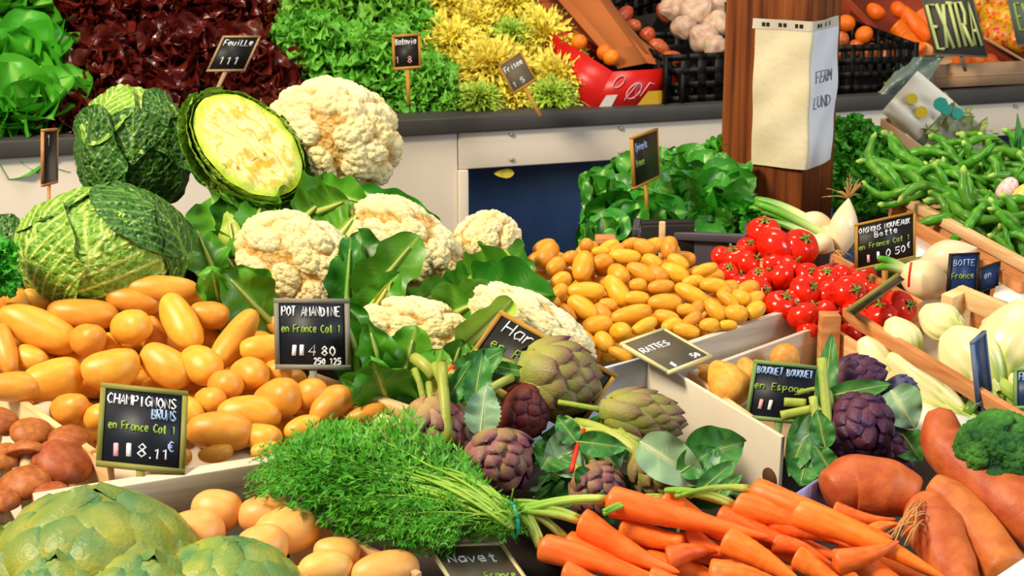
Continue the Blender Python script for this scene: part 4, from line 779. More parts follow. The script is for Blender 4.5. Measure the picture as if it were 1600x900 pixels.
CA = [(838, 856, 1052, 930, 42, 0, 'leftmost of the bunch at the front, lowest stalk end by the band'), (880, 846, 1050, 905, 34, -.012, 'between the two front left carrots'), (902, 816, 1068, 880, 46, .01, 'thick one pointing to the lower right in front of the stacked pair'), (943, 786, 1198, 840, 46, .02, 'long one lying on top with a dark thin tip'), (965, 826, 1070, 846, 34, -.005, 'short one with a blunt cut end'), (876, 893, 1010, 935, 34, 0, 'lowest left one cut by the bottom edge'),
 (1032, 782, 1165, 846, 38, .005, 'behind the long top carrot'), (1143, 795, 1330, 852, 42, .008, 'thick one right of the light green stalks'), (1168, 772, 1388, 846, 42, .015, 'uppermost long one, right end under the round sweet potato'), (1118, 808, 1266, 856, 34, 0, 'slim one in the middle of the heap'), (1200, 812, 1308, 846, 38, 0, 'stub with a scarred brown end in the middle'), (1236, 808, 1475, 896, 46, .018, 'longest one running to the bottom right'),
 (1302, 884, 1404, 850, 38, .022, 'lying crosswise near the bottom right'), (1300, 800, 1398, 810, 26, -.005, 'thin one in front of the round sweet potato'), (1355, 836, 1408, 812, 20, .005, 'tiny one by the hairy roots'), (1128, 846, 1262, 905, 44, .008, 'broad one at the bottom middle'), (1205, 852, 1300, 876, 28, .004, 'thin one with a grey tip at the bottom middle'), (1240, 872, 1335, 915, 36, .01, 'pinkish one at the bottom right of the middle'), (1040, 878, 1122, 858, 36, 0, 'short upturned one below the blunt one'), (1105, 900, 1230, 900, 42, .006, 'wide one along the bottom edge'),
 (1070, 832, 1155, 862, 34, -.01, 'shadowed one under the long top carrot'), (940, 888, 1075, 925, 34, -.01, 'low one at the bottom edge left of the middle'), (1340, 880, 1470, 925, 40, .006, 'cut by the bottom edge beside the sweet potatoes'), (1010, 905, 1120, 925, 34, 0, 'at the bottom edge under the short upturned one'), (1060, 850, 1250, 880, 34, -.02, 'deep in the heap'), (1150, 830, 1330, 880, 34, -.02, 'deep in the heap to the right')]
CA += [(860+d, 850+e, 1010+d, 893+e, 36, -.035, lb_) for d, e, lb_ in ((20, 20, 'bottom layer far left'), (100, -10, 'bottom layer left, under the stacked pair'), (140, 30, 'bottom layer left of middle'), (200, 10, 'bottom layer middle'), (260, 35, 'bottom layer middle, near the picture edge'), (290, -20, 'bottom layer behind the stub'), (350, 10, 'bottom layer right of middle'), (400, 40, 'bottom layer right, near the picture edge'), (400, -25, 'bottom layer beside the round sweet potato'), (450, 5, 'bottom layer at the far right'))]
PC = Slope(1100, 880, .01, .35); SK = {0: [(806, 800), (815, 790)], 1: [(812, 792)], 2: [(810, 800), (812, 795), (806, 788)], 3: [(815, 795), (812, 800), (808, 790)], 6: [(940, 800), (955, 790)], 7: [(1040, 770), (1060, 772)], 8: [(1080, 772), (1070, 776)]}
for i, (x1, y1, x2, y2, wp, of, lb) in enumerate(CA):
    x1 += 2; pm = PC.at((x1+x2)/2, (y1+y2)/2, of); M = span_M(x1, y1, x2, y2, wp, pm, .55, i*1.7)
    Mm = M.copy(); zc = Vector((M[0][2], M[1][2], M[2][2])); loc = Vector(M.translation)-zc*.5
    L3 = zc.length; rot = M.to_3x3().normalized().to_4x4()
    rt = empty('carrot', Matrix.Translation(loc) @ rot, 'orange carrot, '+lb, 'carrot', 'orange carrots at the front'); s_ = wp*1.13*mpp(pm)
    mo('root', carb if i in (4,) else carm[i % 6], mtx((0, 0, 0), None, (s_, s_, L3)), rt)
    if i in SK:
        inv = (Matrix.Translation(loc) @ rot).inverted(); mb = MB(); rd = random.Random(i)
        for (tx, ty) in SK[i]:
            for j in range(2 if i in (3, 2) else 2):
                e = PC.at(tx+rd.uniform(-6, 6), ty+rd.uniform(-5, 5), .03+rd.uniform(0, .008)); b0 = np.array(loc)+np.array([rd.uniform(-.003, .003) for _ in range(3)])+np.array(zc)*.01
                mid = (b0+e)/2+np.array([0, 0, .010+rd.uniform(-.004, .006)])
                q = [np.array(inv @ Vector(v_)) for v_ in bez(b0, mid, e, 9)]; tube(mb, q, np.linspace(.0038, .0028, 9), 6, np.linspace(.9, 0, 9))
        mo('stalk', mb.mesh('stalk', M_cst), None, rt)
# band
bc = PC.at(800, 812, .03); kb = mpp(bc); t_ = np.linspace(0, 2*PI, 28); e_, u_ = idir(bc, 8), idir(bc, 98); v_ = nrm(CAM-bc)
mb = MB(); tube(mb, [e_*.006*math.cos(a)+u_*kb*27*math.sin(a)+v_*.018*math.cos(a) for a in t_], .0022, 6)
tag(mo('rubber_band', mb.mesh('rubber_band', plain('teal_rubber', '#16a58c', .4)), mtx(bc)), 'teal rubber band tied round the stalks of the carrot bunch', 'rubber band')
# feathery tops
M_fr = leafm('carrot_frond', '#1f8a10', '#4cae1e', '#9ccc48', .5, 20, .0, vary=.0, trans=.15)
def frond_tpl(seed):
    rd = random.Random(seed); mb = MB(); n = 13; pts = bez((0, 0, 0), (.5, 0, .10), (1, rd.uniform(-.12, .12), -.06), n+4); tube(mb, pts, np.linspace(.012, .003, len(pts)), 4, .8)
    for i in range(3, n+4):
        for sg in (-1, 1):
            if rd.random() < .1: continue
            L = .26*math.sin(PI*(i/(n+5))**.8)+.07; b = pts[i]; d = nrm([.55, sg*1., rd.uniform(-.3, .5)]); q = bez(b, b+d*L*.5, b+d*L+np.array([.05, 0, -.06]), 4); tube(mb, q, .004, 3, .4, False)
            for j in range(1, 4):
                for s2 in (-1, 1, 0):
                    dd = nrm(d*.8+np.array([.5*s2, -.3*s2*sg, rd.uniform(-.5, .6)])); ln = L*.30*rd.uniform(.7, 1.2); wv = nrm(np.cross(dd, [rd.uniform(-1, 1), rd.uniform(-1, 1), 1]))*ln*.13
                    b2 = q[j]; mb.add([b2, b2+dd*ln*.45+wv, b2+dd*ln, b2+dd*ln*.45-wv], [[0, 1, 2, 3]], rd.uniform(0, .25))
    return mb.arr()
ft = [frond_tpl(s) for s in range(5)]
fb = PC.at(800, 812, .0); rd = random.Random(11)
def fronds(n, org, targets, par_label, name='carrot_greens'):
    rt = empty(name, mtx(fb-np.array([0, 0, .04])), par_label, 'carrot tops'); base = fb-np.array([0, 0, .04])
    for g in range(n):
        mb = MB()
        for j in range(5):
            tx, ty = targets(rd); e = PC.at(tx, ty, .015+rd.uniform(-.03, .03)); sx = org[0]+(tx-org[0])*rd.uniform(.0, .55); sy = org[1]+(ty-org[1])*rd.uniform(.0, .5)+rd.uniform(-8, 8); s0 = PC.at(sx, sy, .02+rd.uniform(-.03, .02))
            d = e-s0; L = min(max(np.linalg.norm(d), .06), .15)*rd.uniform(.7, 1.1); F = frame(np.cross(nrm(d), [rd.uniform(-.5, .5), 0, 1.]), 0); x = nrm(d); zz = nrm(np.array([rd.uniform(-.4, .4), rd.uniform(-.7, .1), 1.])-x*0); zz = nrm(zz-x*np.dot(zz, x)); F = np.stack([x, np.cross(zz, x), zz], 1)
            V, Fa, A = ft[rd.randrange(5)]; mb.add((V*L)@F.T+e-d/np.linalg.norm(d)*L-base, Fa, A)
        mo('frond', mb.mesh('frond', M_fr), None, rt)
    return rt, base
def tg(rd):
    while True:
        x, y = rd.uniform(398, 800), rd.uniform(652, 880)
        top = 680 if x < 590 else 680+(x-590)*.62; lo = 722+(x-398)*.52 if x < 640 else 838
        if x < 450 and y < 705: continue
        if top < y < lo: return x, y
ct_, cb_ = fronds(42, (795, 810), tg, 'feathery bright green carrot tops spreading left from the teal band')
mb = MB()
for j in range(110):
    tx, ty = tg(rd); s0 = PC.at(800+rd.uniform(-3, 3), 812+rd.uniform(-16, 16), .03+rd.uniform(-.012, .012)); e = PC.at(tx, ty, .02); f_ = rd.uniform(.5, .9); e = s0+(e-s0)*f_
    tube(mb, bez(s0, (s0+e)/2+np.array([0, rd.uniform(-.01, .03), .03]), e, 9)-cb_, np.linspace(.0024, .0012, 9), 5, np.linspace(.25, -.1, 9).clip(0))
mo('stalks', mb.mesh('stalks', M_cst), None, ct_)
# ================================================================ sweet potatoes
M_sw = skin('sweet_potato_skin', '#ae4a20', '#d07236', 30, .5, None, 75, .5, 110, .08, .01, thr=.66)
def blob(name, px, widths, plane, offs, mat, label, cat, group=None, nv=28, lump=.07, seed=1, sub=None, flat=1.):
    pts = [plane.at(x, y, o) if not isinstance(plane, float) else W(x, y, plane+o) for (x, y), o in zip(px, offs)]
    n = 36; tt = np.linspace(0, 1, n); ts = np.linspace(0, 1, len(pts)); pts = np.array(pts); ks = np.array([mpp(p) for p in pts])
    def sm(a):
        o = np.interp(tt, ts, a)
        for _ in range(4): o[1:-1] = (o[:-2]+2*o[1:-1]+o[2:])/4
        return o
    C = np.stack([sm(pts[:, i]) for i in range(3)], 1); r = sm(np.array(widths)*ks*.5); r = r*np.clip(np.minimum((tt/.035)**.5, ((1-tt)/.035)**.5), 0, 1); base = C.mean(0)
    T = np.gradient(C, axis=0); T /= np.linalg.norm(T, axis=1)[:, None]; x = nrm(np.cross(T[0], [0, 0, 1])); rows = []; v = np.linspace(0, 2*PI, nv, endpoint=False)
    for i in range(n):
        x = nrm(x-T[i]*np.dot(x, T[i])); y = np.cross(T[i], x); rows.append(C[i]+r[i]*(np.cos(v)[:, None]*x+np.sin(v)[:, None]*y*flat))
    P = np.stack(rows); k = 1+lump*noise(P*22, 1, seed)+lump*.6*noise(P*60, 1, seed+1); P = C[:, None]+(P-C[:, None])*k[..., None]
    o = mo(name, MB().grid(P-base, True).mesh(name, mat), mtx(base)); return tag(o, label, cat, group), base
PW = Slope(1450, 830, .0, .35)
blob('sweet_potato', [(1290, 772), (1330, 755), (1390, 762), (1436, 780)], [60, 92, 98, 60], PW, (0, .005, .005, 0), M_sw, 'round fat orange sweet potato behind the carrots', 'sweet potato', 'sweet potatoes')
blob('sweet_potato', [(1468, 636), (1473, 690), (1520, 740), (1590, 792), (1660, 850)], [34, 76, 86, 104, 90], PW, (.05, .02, .01, .01, 0), M_sw, 'longest sweet potato, its narrow end standing up beside the broccoli', 'sweet potato', 'sweet potatoes', seed=4, lump=.04)
blob('sweet_potato', [(1452, 755), (1490, 780), (1535, 840), (1580, 905)], [40, 62, 78, 74], PW, (.015, .01, .0, .0), M_sw, 'slim bumpy sweet potato in front of the longest one', 'sweet potato', 'sweet potatoes', seed=7)
blob('sweet_potato', [(1445, 785), (1462, 830), (1490, 890), (1505, 940)], [60, 96, 74, 60], PW, (.0, .0, .0, 0), M_sw, 'knobbly sweet potato with a grey patch and hairy roots beside the carrots', 'sweet potato', 'sweet potatoes', seed=9, lump=.12)
mb = MB(); rd = random.Random(5); hb = PW.at(1425, 815, .03)
for j in range(14):
    a = PW.at(1440+rd.uniform(-12, 12), 795+rd.uniform(-20, 30), .03); b = PW.at(1405+rd.uniform(-20, 20), 835+rd.uniform(-20, 20), .03); tube(mb, bez(a, (a+b)/2+np.array([0, -.01, .02]), b, 8)-hb, .0009, 4)
tag(mo('hairy_roots', mb.mesh('hairy_roots', plain('tan_root', '#d09a5a', .7)), mtx(hb)), 'tuft of thin tan roots hanging between the sweet potatoes and the carrots', 'roots')
# ================================================================ broccoli
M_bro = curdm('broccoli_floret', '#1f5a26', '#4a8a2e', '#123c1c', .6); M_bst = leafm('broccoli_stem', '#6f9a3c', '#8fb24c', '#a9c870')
p = PW.at(1562, 708, .04); k = mpp(p); F = np.stack([idir(p, 0), idir(p, 90), nrm(CAM-p)], 1); rt = empty('broccoli', mtx(p-np.array([0, 0, .07])), 'dark green broccoli head behind the longest sweet potato', 'broccoli')
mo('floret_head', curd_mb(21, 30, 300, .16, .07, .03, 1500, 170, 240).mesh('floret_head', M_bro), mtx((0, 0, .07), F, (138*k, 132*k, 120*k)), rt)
mb = MB(); tube(mb, [(0, 0, .07), (0, .01, .03), (.0, .015, -.02)], [.03, .022, .022], 12); mo('stem', mb.mesh('stem', M_bst), None, rt)
# ================================================================ fennel
def fenm():
    t = NT('fennel_bulb'); tc = t.n('ShaderNodeTexCoord'); sx = t.n('ShaderNodeSeparateXYZ'); t.l(tc.outputs['Object'], sx.inputs[0])
    a = t.n('ShaderNodeAttribute'); a.attribute_name = 'v'; col = t.ramp(a.outputs['Fac'], [(0, lin('#f0e2ac')), (.42, lin('#eee6a8')), (.62, lin('#bdd060')), (1, lin('#4f8a1c'))]); return t.done(t.vary(col, .05, .008), .3, .5)
M_fen = fenm()
def fennel_mb(seed):
    rd = random.Random(seed); mb = MB(); nu, nv = 26, 40; u = np.linspace(0, 1, nu)[:, None]*np.ones((1, nv)); v = np.linspace(0, 2*PI, nv, endpoint=False)[None]*np.ones((nu, 1))
    for L in range(5):
        s = 1-.10*L; rp = .5*s*np.sin(PI*np.clip(u*.80+.09, 0, 1))**.8; th0 = L*2.2; gap = .05*np.cos(v-th0)*u**2
        rr = rp*(1+.06*np.cos(v*11+L)*(.25+u))+gap*.5; P = np.stack([rr*np.cos(v), rr*np.sin(v)*.72, u*.92+.03*L*u+.06*np.cos(v-th0)*u*u], -1); mb.grid(P, True, (np.clip(u*.80-.10+.10*np.cos(v*11+L)*u, 0, 1)*(1-.3*(L % 2))).reshape(-1))
    for j in range(4):
        a = j*1.6+rd.uniform(-.2, .2); b = np.array([.12*math.cos(a), .09*math.sin(a), .8]); e = b+np.array([.28*math.cos(a), .2*math.sin(a), .75+rd.uniform(-.2, .25)]); P = bez(b, (b+e)/2+np.array([0, 0, .12]), e, 9); tube(mb, P, np.linspace(.12, .07, 9), 12, np.linspace(.62, .95, 9))
    return mb
fm = [fennel_mb(s) for s in range(3)]; fmm = [m.mesh('fennel_bulb', M_fen) for m in fm]
PF = Slope(1480, 610, .0, .35)
for i, (x1, y1, x2, y2, wp, of, lb) in enumerate([(1600, 470, 1560, 590, 108, .03, 'largest pale bulb at the right edge'), (1478, 520, 1548, 600, 98, .01, 'bulb with light green stalks in front of the largest'), (1390, 500, 1430, 560, 80, -.01, 'white bulb under the slanting crate rail'), (1440, 485, 1500, 520, 62, .0, 'small white bulb behind the crate rail'), (1385, 560, 1500, 640, 64, -.03, 'long pale bulb between the rail and the sweet potatoes'), (1345, 530, 1400, 600, 60, -.03, 'bulb with a dark green stalk at the left end of its crate'), (1560, 560, 1620, 640, 70, -.01, 'bulb with bright green stalks behind the blue sign'), (1540, 500, 1590, 560, 70, .01, 'bulb squeezed between the two largest')]):
    pm = PF.at((x1+x2)/2, (y1+y2)/2, of); k = mpp(pm); a = math.degrees(math.atan2(-(y2-y1), x2-x1)); L = math.hypot(x2-x1, y2-y1)*k/.9; d = idir(pm, a, 15)
    p0 = pm-d*L*.45; o = mo('fennel', fmm[i % 3], mtx(p0, frame(d, i*1.3), (wp*k, wp*k, L))); tag(o, 'fennel, '+lb, 'fennel', 'fennel bulbs in the right crate')
# fennel crate rails, cloth
a_, b_ = S(1322, 480, .035), S(1606, 652, .035); dv = nrm(b_-a_); mb = MB(); c_ = (a_+b_)/2; plank(mb, a_-c_, b_-c_, DN, .02, .012); fr = empty('wooden_crate', mtx(c_-np.array([0, 0, .1])), 'pale wooden fennel crate with a slanting top rail', 'crate')
V, Fq, _ = mb.arr(); mo('top_rail', MB().add(V+np.array([0, 0, .1]), Fq).mesh('top_rail', M_woodo, False), None, fr, .001)
q_ = [S(1372, 556, -.035), S(1545, 650, -.035), S(1500, 712, -.04), S(1395, 655, -.04)]; mb = MB(); V = [v_-c_+np.array([0, 0, .1]) for v_ in q_]; mb.add(V+[v_-np.array([0, 0, .004]) for v_ in V], [[0, 1, 2, 3], [7, 6, 5, 4], [0, 4, 5, 1], [1, 5, 6, 2], [2, 6, 7, 3], [3, 7, 4, 0]]); mo('white_liner', mb.mesh('white_liner', plain('white_liner', '#efe8d4', .6), False), None, fr)
for (x, y, h_) in ((1298, 492, .03),):
    q = S(x, y, h_)-c_+np.array([0, 0, .1]); mb = MB(); box(mb, q+DN*.05, (.028, .028, .1)); mo('corner_post', mb.mesh('corner_post', M_woodo, False), None, fr, .001)
mb = MB(); a2, b2 = S(1322, 480, -.05), S(1606, 652, -.05); off = nrm(np.cross([0, 0, 1], dv)); off = off if off[0] > 0 else -off
V = [a2-c_, b2-c_, b2-c_+off*.42, a2-c_+off*.42]; V = [v_+np.array([0, 0, .1]) for v_ in V]; mb.add(V+[v_-np.array([0, 0, .008]) for v_ in V], [[0, 1, 2, 3], [7, 6, 5, 4], [0, 4, 5, 1], [1, 5, 6, 2], [2, 6, 7, 3], [3, 7, 4, 0]]); mo('floor_panel', mb.mesh('floor_panel', M_woodw, False), None, fr)
# back rail of the fennel crate with its post
a_, b_ = S(1500, 446, .05), S(1612, 492, .05); c_ = (a_+b_)/2; mb = MB(); plank(mb, a_-c_, b_-c_, DN, .03, .012)
rt = empty('wooden_crate', mtx(c_-np.array([0, 0, .1])), 'pale wooden crate end with a broad corner post beside the dark blue signs', 'crate'); V, Fq, _ = mb.arr(); mo('top_rail', MB().add(V+np.array([0, 0, .1]), Fq).mesh('top_rail', M_wood, False), None, rt, .001)
mb = MB(); plank(mb, S(1480, 462, .045)-c_+np.array([0, 0, .1]), S(1512, 448, .045)-c_+np.array([0, 0, .1]), DN, .085, .02); mo('corner_post', mb.mesh('corner_post', M_wood, False), None, rt, .001)
mb = MB(); plank(mb, S(1500, 446, .01)-c_+np.array([0, 0, .1]), S(1612, 492, .01)-c_+np.array([0, 0, .1]), DN, .09, .008); mo('side_panel', mb.mesh('side_panel', M_woodo, False), None, rt, .001)
# ================================================================ artichoke tray (white carton), turnips
M_cart = plain('white_carton', '#e0d3ba', .7, c2='#eadfc9', sc=8); M_cartb = plain('blue_lit_white_carton', '#ccd6ea', .7)  # second carton tone paints the blue light on the end panel into its colour
t0, t1 = S(1012, 556, .022), S(1224, 682, .022); dvv = nrm(t1-t0); off = nrm(np.cross([0, 0, 1], dvv)); off = off if off[0] < 0 else -off
t3 = t0+off*.30; t2 = t1+off*.30; t3[2] = surf_z(t3[1], .022); t2[2] = surf_z(t2[1], .022)
rt = empty('carton_tray', mtx((t0+t1)/2+DN*.11), 'white ribbed carton tray holding the purple artichokes', 'tray'); bb = (t0+t1)/2+DN*.11
for nm, a, b, mt_ in (('side_panel', t0, t1, M_cart), ('end_panel', t3, t0, M_cartb)):
    mb = MB(); plank(mb, a-bb, b-bb, DN, .11, .006); mo(nm, mb.mesh(nm, mt_, False), None, rt, .001)
mb = MB(); V = [q-bb+DN*.11 for q in (t0, t1, t2, t3)]; mb.add(V+[v_+DN*.006 for v_ in V], [[0, 1, 2, 3], [7, 6, 5, 4], [0, 4, 5, 1], [1, 5, 6, 2], [2, 6, 7, 3], [3, 7, 4, 0]]); mo('floor_panel', mb.mesh('floor_panel', M_dark, False), None, rt)
hp = isect(1206, 746, t1[2]-.06, t1[1], 0.); pl_n = nrm(np.cross(dvv, DN)); d_ = ray(1206, 746); tt_ = np.dot(t0-CAM, pl_n)/np.dot(d_, pl_n); hp = CAM+d_*tt_
mb = MB(); F = frame(pl_n); sgn = 1 if np.dot(pl_n, CAM-hp) > 0 else -1; tube(mb, [hp-bb+pl_n*.0042*sgn, hp-bb+pl_n*.001*sgn], 17*mpp(hp), 24); mo('hand_hole', mb.mesh('hand_hole', plain('dark_brown_hole', '#5a3418', .8)), None, rt)
PU = Slope(1140, 600, .0, .3)
def turnip_mb(seed): 
    mb = potato_mb(seed, .02, .35, .06, .85); V, F, A = mb.arr(); return mb
tum = [turnip_mb(s+60).mesh('turnip', M_tur) for s in range(2)]
for i, (it, lb) in enumerate(zip([(1112, 568, 1160, 625, 62, .01), (1160, 560, 1178, 610, 44, .01), (1205, 560, 1240, 560, 44, -.02), (1090, 575, 1110, 590, 30, -.02)], ['largest one left of the bouquet sign', 'one touching the bouquet sign', 'one hidden behind the bouquet sign', 'small one at the crate corner'])):
    spread([it], PU, [tum[i % 2]], M_tur, 'turnip', ['golden turnip, '+lb], 'turnip', 'golden turnips', minr=1.1)
c4 = [S(1078, 582, .0), S(1175, 650, .0), S(1380, 560, .0), S(1290, 505, .0)]
crate(c4, .085, DN, [M_wood, M_woodw], 'pale wooden crate of golden turnips behind the white tray', slats=1, walls=(0, 2, 3), posts=False)
# tomato crate
c4 = [S(1258, 535, .0), S(1410, 510, .0), S(1400, 425, .0), S(1110, 418, .0)]
crate([S(1130, 545, -.005), S(1300, 528, -.005), S(1440, 470, -.005), S(1300, 395, -.005), ][:4], .09, DN, [M_woodo, M_woodo], 'orange-brown wooden crate with the red tomatoes', slats=1, walls=(1, 2), posts=False)
# ================================================================ leafy greens
M_spi = leafm('spinach_leaf', '#1c7412', '#44a026', '#98cc58', .35, 9, .3, 35, .3, trans=.12, spec=.5); M_par = leafm('parsley_leaf', '#1a8a10', '#40ac20', '#6fc238', .45, 20, .0, vary=0, trans=.1)
YS = 2.78
rt = empty('spinach_crate', mtx(S(1060, 410, -.14)), 'dark grey plastic crate under the spinach leaves', 'crate'); bb = S(1060, 410, -.14)
cr = [W(1000, 350, YS-.06), W(1166, 345, YS-.10), W(1172, 335, YS+.24), W(1010, 350, YS+.26)]; zt_ = W(1100, 345, YS)[2]
cr = [np.array([c[0], c[1], zt_]) for c in cr]; M_gpl = plain('dark_grey_plastic', '#4a454c', .45, c2='#57525a', sc=4)
for i in range(4):
    mb = MB(); plank(mb, cr[i]-bb, cr[(i+1) % 4]-bb, [0, 0, -1], zt_-surf_z(YS, HD)-.03, .008); mo('side_panel', mb.mesh('side_panel', M_gpl, False), None, rt, .002)
mb = MB()
for i in range(4):
    p_, q_ = cr[i]-bb, cr[(i+1) % 4]-bb; o_ = nrm((p_+q_)/2-sum(cr)/4+bb)*.006; plank(mb, p_+o_, q_+o_, [0, 0, -1], .014, .014)
mo('rim', mb.mesh('rim', M_gpl, False), None, rt, .002)
def leafheap(name, label, cat, mat, poly, n, Yf, size, shape, parts=1, seed=1, bend=(.3, 1.1), cup=.25, ruff=.05, upw=.6, lobes=0., asp=.62, base=None, jitY=.05, nu=9, nv=5, veins=5, kind=None, rib=.0, freq=2):
    rd = random.Random(seed); xs, ys = [q[0] for q in poly], [q[1] for q in poly]
    def inside(x, y):
        c = False; j = len(poly)-1
        for i in range(len(poly)):
            if (poly[i][1] > y) != (poly[j][1] > y) and x < (poly[j][0]-poly[i][0])*(y-poly[i][1])/(poly[j][1]-poly[i][1])+poly[i][0]: c = not c
            j = i
        return c
    cx, cy = sum(xs)/len(xs), sum(ys)/len(ys); base = base if base is not None else W(cx, max(ys), Yf(cx, max(ys)))
    rt = empty(name, mtx(base), label, cat)
    mbs = [MB() for _ in range(parts)]; k_ = 0
    while k_ < n:
        x, y = rd.uniform(min(xs), max(xs)), rd.uniform(min(ys), max(ys))
        if not inside(x, y): continue
        p = W(x, y, Yf(x, y)+rd.uniform(-jitY, jitY)); vdv = nrm(CAM-p); out = nrm(np.array([(x-cx)/max(1, max(xs)-min(xs)), 0, (cy-y)/max(1, max(ys)-min(ys))])*1.6+np.array([0, -.2, upw])+np.array([rd.gauss(0, .5), rd.gauss(0, .35), rd.gauss(0, .4)]))
        nn = nrm(vdv*.8+np.array([0, 0, .6])+np.array([rd.gauss(0, .5) for _ in range(3)])); L = size*rd.uniform(.7, 1.25)
        leaf(mbs[k_ % parts], p-out*L*.55-base, out, nn, L, L*asp, rd.uniform(*bend), cup*rd.uniform(-.3, 1.3), ruff, freq, shape, nu, nv, veins, rib, 0, rd, lobes); k_ += 1
    return rt, mbs, base
rt, mbs, b_ = leafheap('spinach', 'heap of glossy round-leaved spinach in the dark grey crate', 'spinach', M_spi, [(912, 345), (925, 290), (985, 262), (1040, 250), (1100, 248), (1150, 262), (1172, 330), (1150, 345), (1120, 365), (1085, 375), (1060, 335), (1000, 360), (960, 370), (925, 380)], 250, lambda x, y: YS+.02+(370-y)*.0016, .074, 'round', 250, 3, (.3, 1.3), .3, .05, .1, asp=.72, jitY=.04, nu=13, nv=9)
mbs = sorted(mbs, key=lambda m: m.arr()[0][:, 1].mean()); rest = MB()
for m in mbs[:96]: mo('leaf', m.mesh('leaf', M_spi), None, rt)
for m in mbs[96:]: rest.join(m)
tag(mo('inner_leaves', rest.mesh('inner_leaves', M_spi), None, rt), kind='stuff')
rt, mbs, b_ = leafheap('parsley', 'dense bunch of dark green parsley right of the wooden post', 'herb', M_par, [(1296, 190), (1340, 185), (1392, 215), (1420, 260), (1400, 300), (1390, 330), (1330, 335), (1292, 320)], 1500, lambda x, y: 3.22+(320-y)*.0012, .026, 'fan', 1, 5, (.3, 1.), .3, .12, .3, .25, 1.0, None, .05, 6, 5, 0)
tag(mo('leaf_mass', mbs[0].mesh('leaf_mass', M_par), None, rt), kind='stuff')
rt, mbs, b_ = leafheap('parsley', 'dark herb sprigs just left of the wooden post behind the spinach', 'herb', M_par, [(1090, 255), (1100, 232), (1132, 215), (1132, 262)], 260, lambda x, y: 3.1, .026, 'fan', 1, 6, (.3, 1.), .3, .12, .3, .25, 1.0, None, .03, 6, 5, 0)
tag(mo('leaf_mass', mbs[0].mesh('leaf_mass', M_par), None, rt), kind='stuff')
rt, mbs, b_ = leafheap('parsley', 'dark green sprigs between the spinach crate and the tomatoes', 'herb', M_par, [(1165, 330), (1180, 320), (1192, 350), (1180, 385), (1168, 390)], 150, lambda x, y: 2.80, .026, 'fan', 1, 16, (.3, 1.), .3, .12, .3, .25, 1.0, None, .02, 6, 5, 0)
tag(mo('leaf_mass', mbs[0].mesh('leaf_mass', M_par), None, rt), kind='stuff')
rt, mbs, b_ = leafheap('chervil', 'bright leafy herb at the left edge beside the round cabbage', 'herb', M_par, [(-5, 370), (14, 385), (26, 440), (10, 458), (-5, 455)], 260, lambda x, y: 2.2, .022, 'fan', 1, 9, (.3, 1.), .3, .12, .3, .25, 1.0, None, .02, 6, 5, 0)
tag(mo('leaf_mass', mbs[0].mesh('leaf_mass', M_par), None, rt), kind='stuff')
# artichoke leaves and bundles
AL = [((700, 600), (790, 545), 40, .0), ((735, 600), (720, 700), 36, .0), ((740, 640), (755, 545), 34, .01), ((760, 570), (840, 585), 22, .01), ((690, 640), (740, 560), 26, 0.), ((750, 680), (760, 600), 44, .02), ((870, 700), (845, 735), 50, .0), ((900, 690), (870, 650), 30, .01)]
rt = empty('artichoke_leaves', mtx(PT.at(730, 690)), 'green leaves and stems of the left artichoke bundle, tied with a red band', 'leaves'); bb = PT.at(730, 690)
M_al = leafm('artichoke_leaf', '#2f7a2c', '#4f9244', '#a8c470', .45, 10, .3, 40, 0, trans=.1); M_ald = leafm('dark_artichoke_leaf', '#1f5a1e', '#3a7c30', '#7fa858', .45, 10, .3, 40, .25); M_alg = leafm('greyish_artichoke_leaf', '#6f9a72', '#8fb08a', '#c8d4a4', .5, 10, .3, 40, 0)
def pleaf(par, bb, b, t, wp, ob, ot, plane, **kw):
    P0, P1 = plane.at(b[0], b[1], ob), plane.at(t[0], t[1], ot); ileaf(par, bb, b, t, wp, P0[1], P1[1]*.35+P0[1]*.65, **kw)
for j, (b, t, wp, of) in enumerate(AL): pleaf(rt, bb, b, t, wp, .03+of, .04+of, PT, shape='ovate', mat=M_alg if j == 5 else M_al, bend=.6, ruff=.1, lobes=.1, rib=.0011)
mb = MB()
for (x1, y1, x2, y2, r_) in ((700, 690, 690, 570, 9), (680, 590, 648, 560, 10), (712, 650, 705, 575, 8), (720, 640, 800, 590, 7), (700, 620, 680, 572, 9), (676, 640, 670, 600, 6)):
    a, b = PT.at(x1, y1, .02), PT.at(x2, y2, .0); b[1] = a[1]*.6+b[1]*.4; b = W(x2, y2, b[1]); tube(mb, bez(a, (a+b)/2+np.array([0, -.01, .01]), b, 7)-bb, r_*mpp(a), 10, .2)
mo('stems', mb.mesh('stems', M_astem), None, rt)
rd_ = plain('red_rubber', '#e0361a', .4)
mb = MB(); a, b = W(686, 604, 2.0), W(710, 572, 2.0); tube(mb, [a-bb, (a+b)/2-bb+np.array([0, -.006, .004]), b-bb], .0035, 6); mo('rubber_band', mb.mesh('rubber_band', rd_), None, rt)
rt = empty('artichoke_leaves', mtx(PT.at(960, 760)), 'stems and drooping grey-green leaves of the middle artichoke bundle with a red band', 'leaves'); bb = PT.at(960, 760)
for (b, t, wp, of, mt_, bd) in (((1000, 690), (1100, 755), 54, .03, M_alg, 1.), ((1070, 720), (1165, 690), 62, .0, M_al, .5), ((1060, 740), (1120, 700), 36, .01, M_al, .5), ((905, 700), (850, 730), 56, .0, M_alg, .5), ((900, 690), (980, 700), 30, .01, M_al, .5), ((1090, 770), (1150, 720), 26, .0, M_al, .6), ((1100, 760), (1125, 700), 20, .0, M_alg, .8), ((930, 740), (905, 770), 40, .0, M_al, .5), ((1110, 780), (1160, 740), 24, .0, M_al, .6)):
    pleaf(rt, bb, b, t, wp, .03+of, .03+of, PT, shape='ovate', mat=mt_, bend=bd, ruff=.08, rib=.0011)
mb = MB()
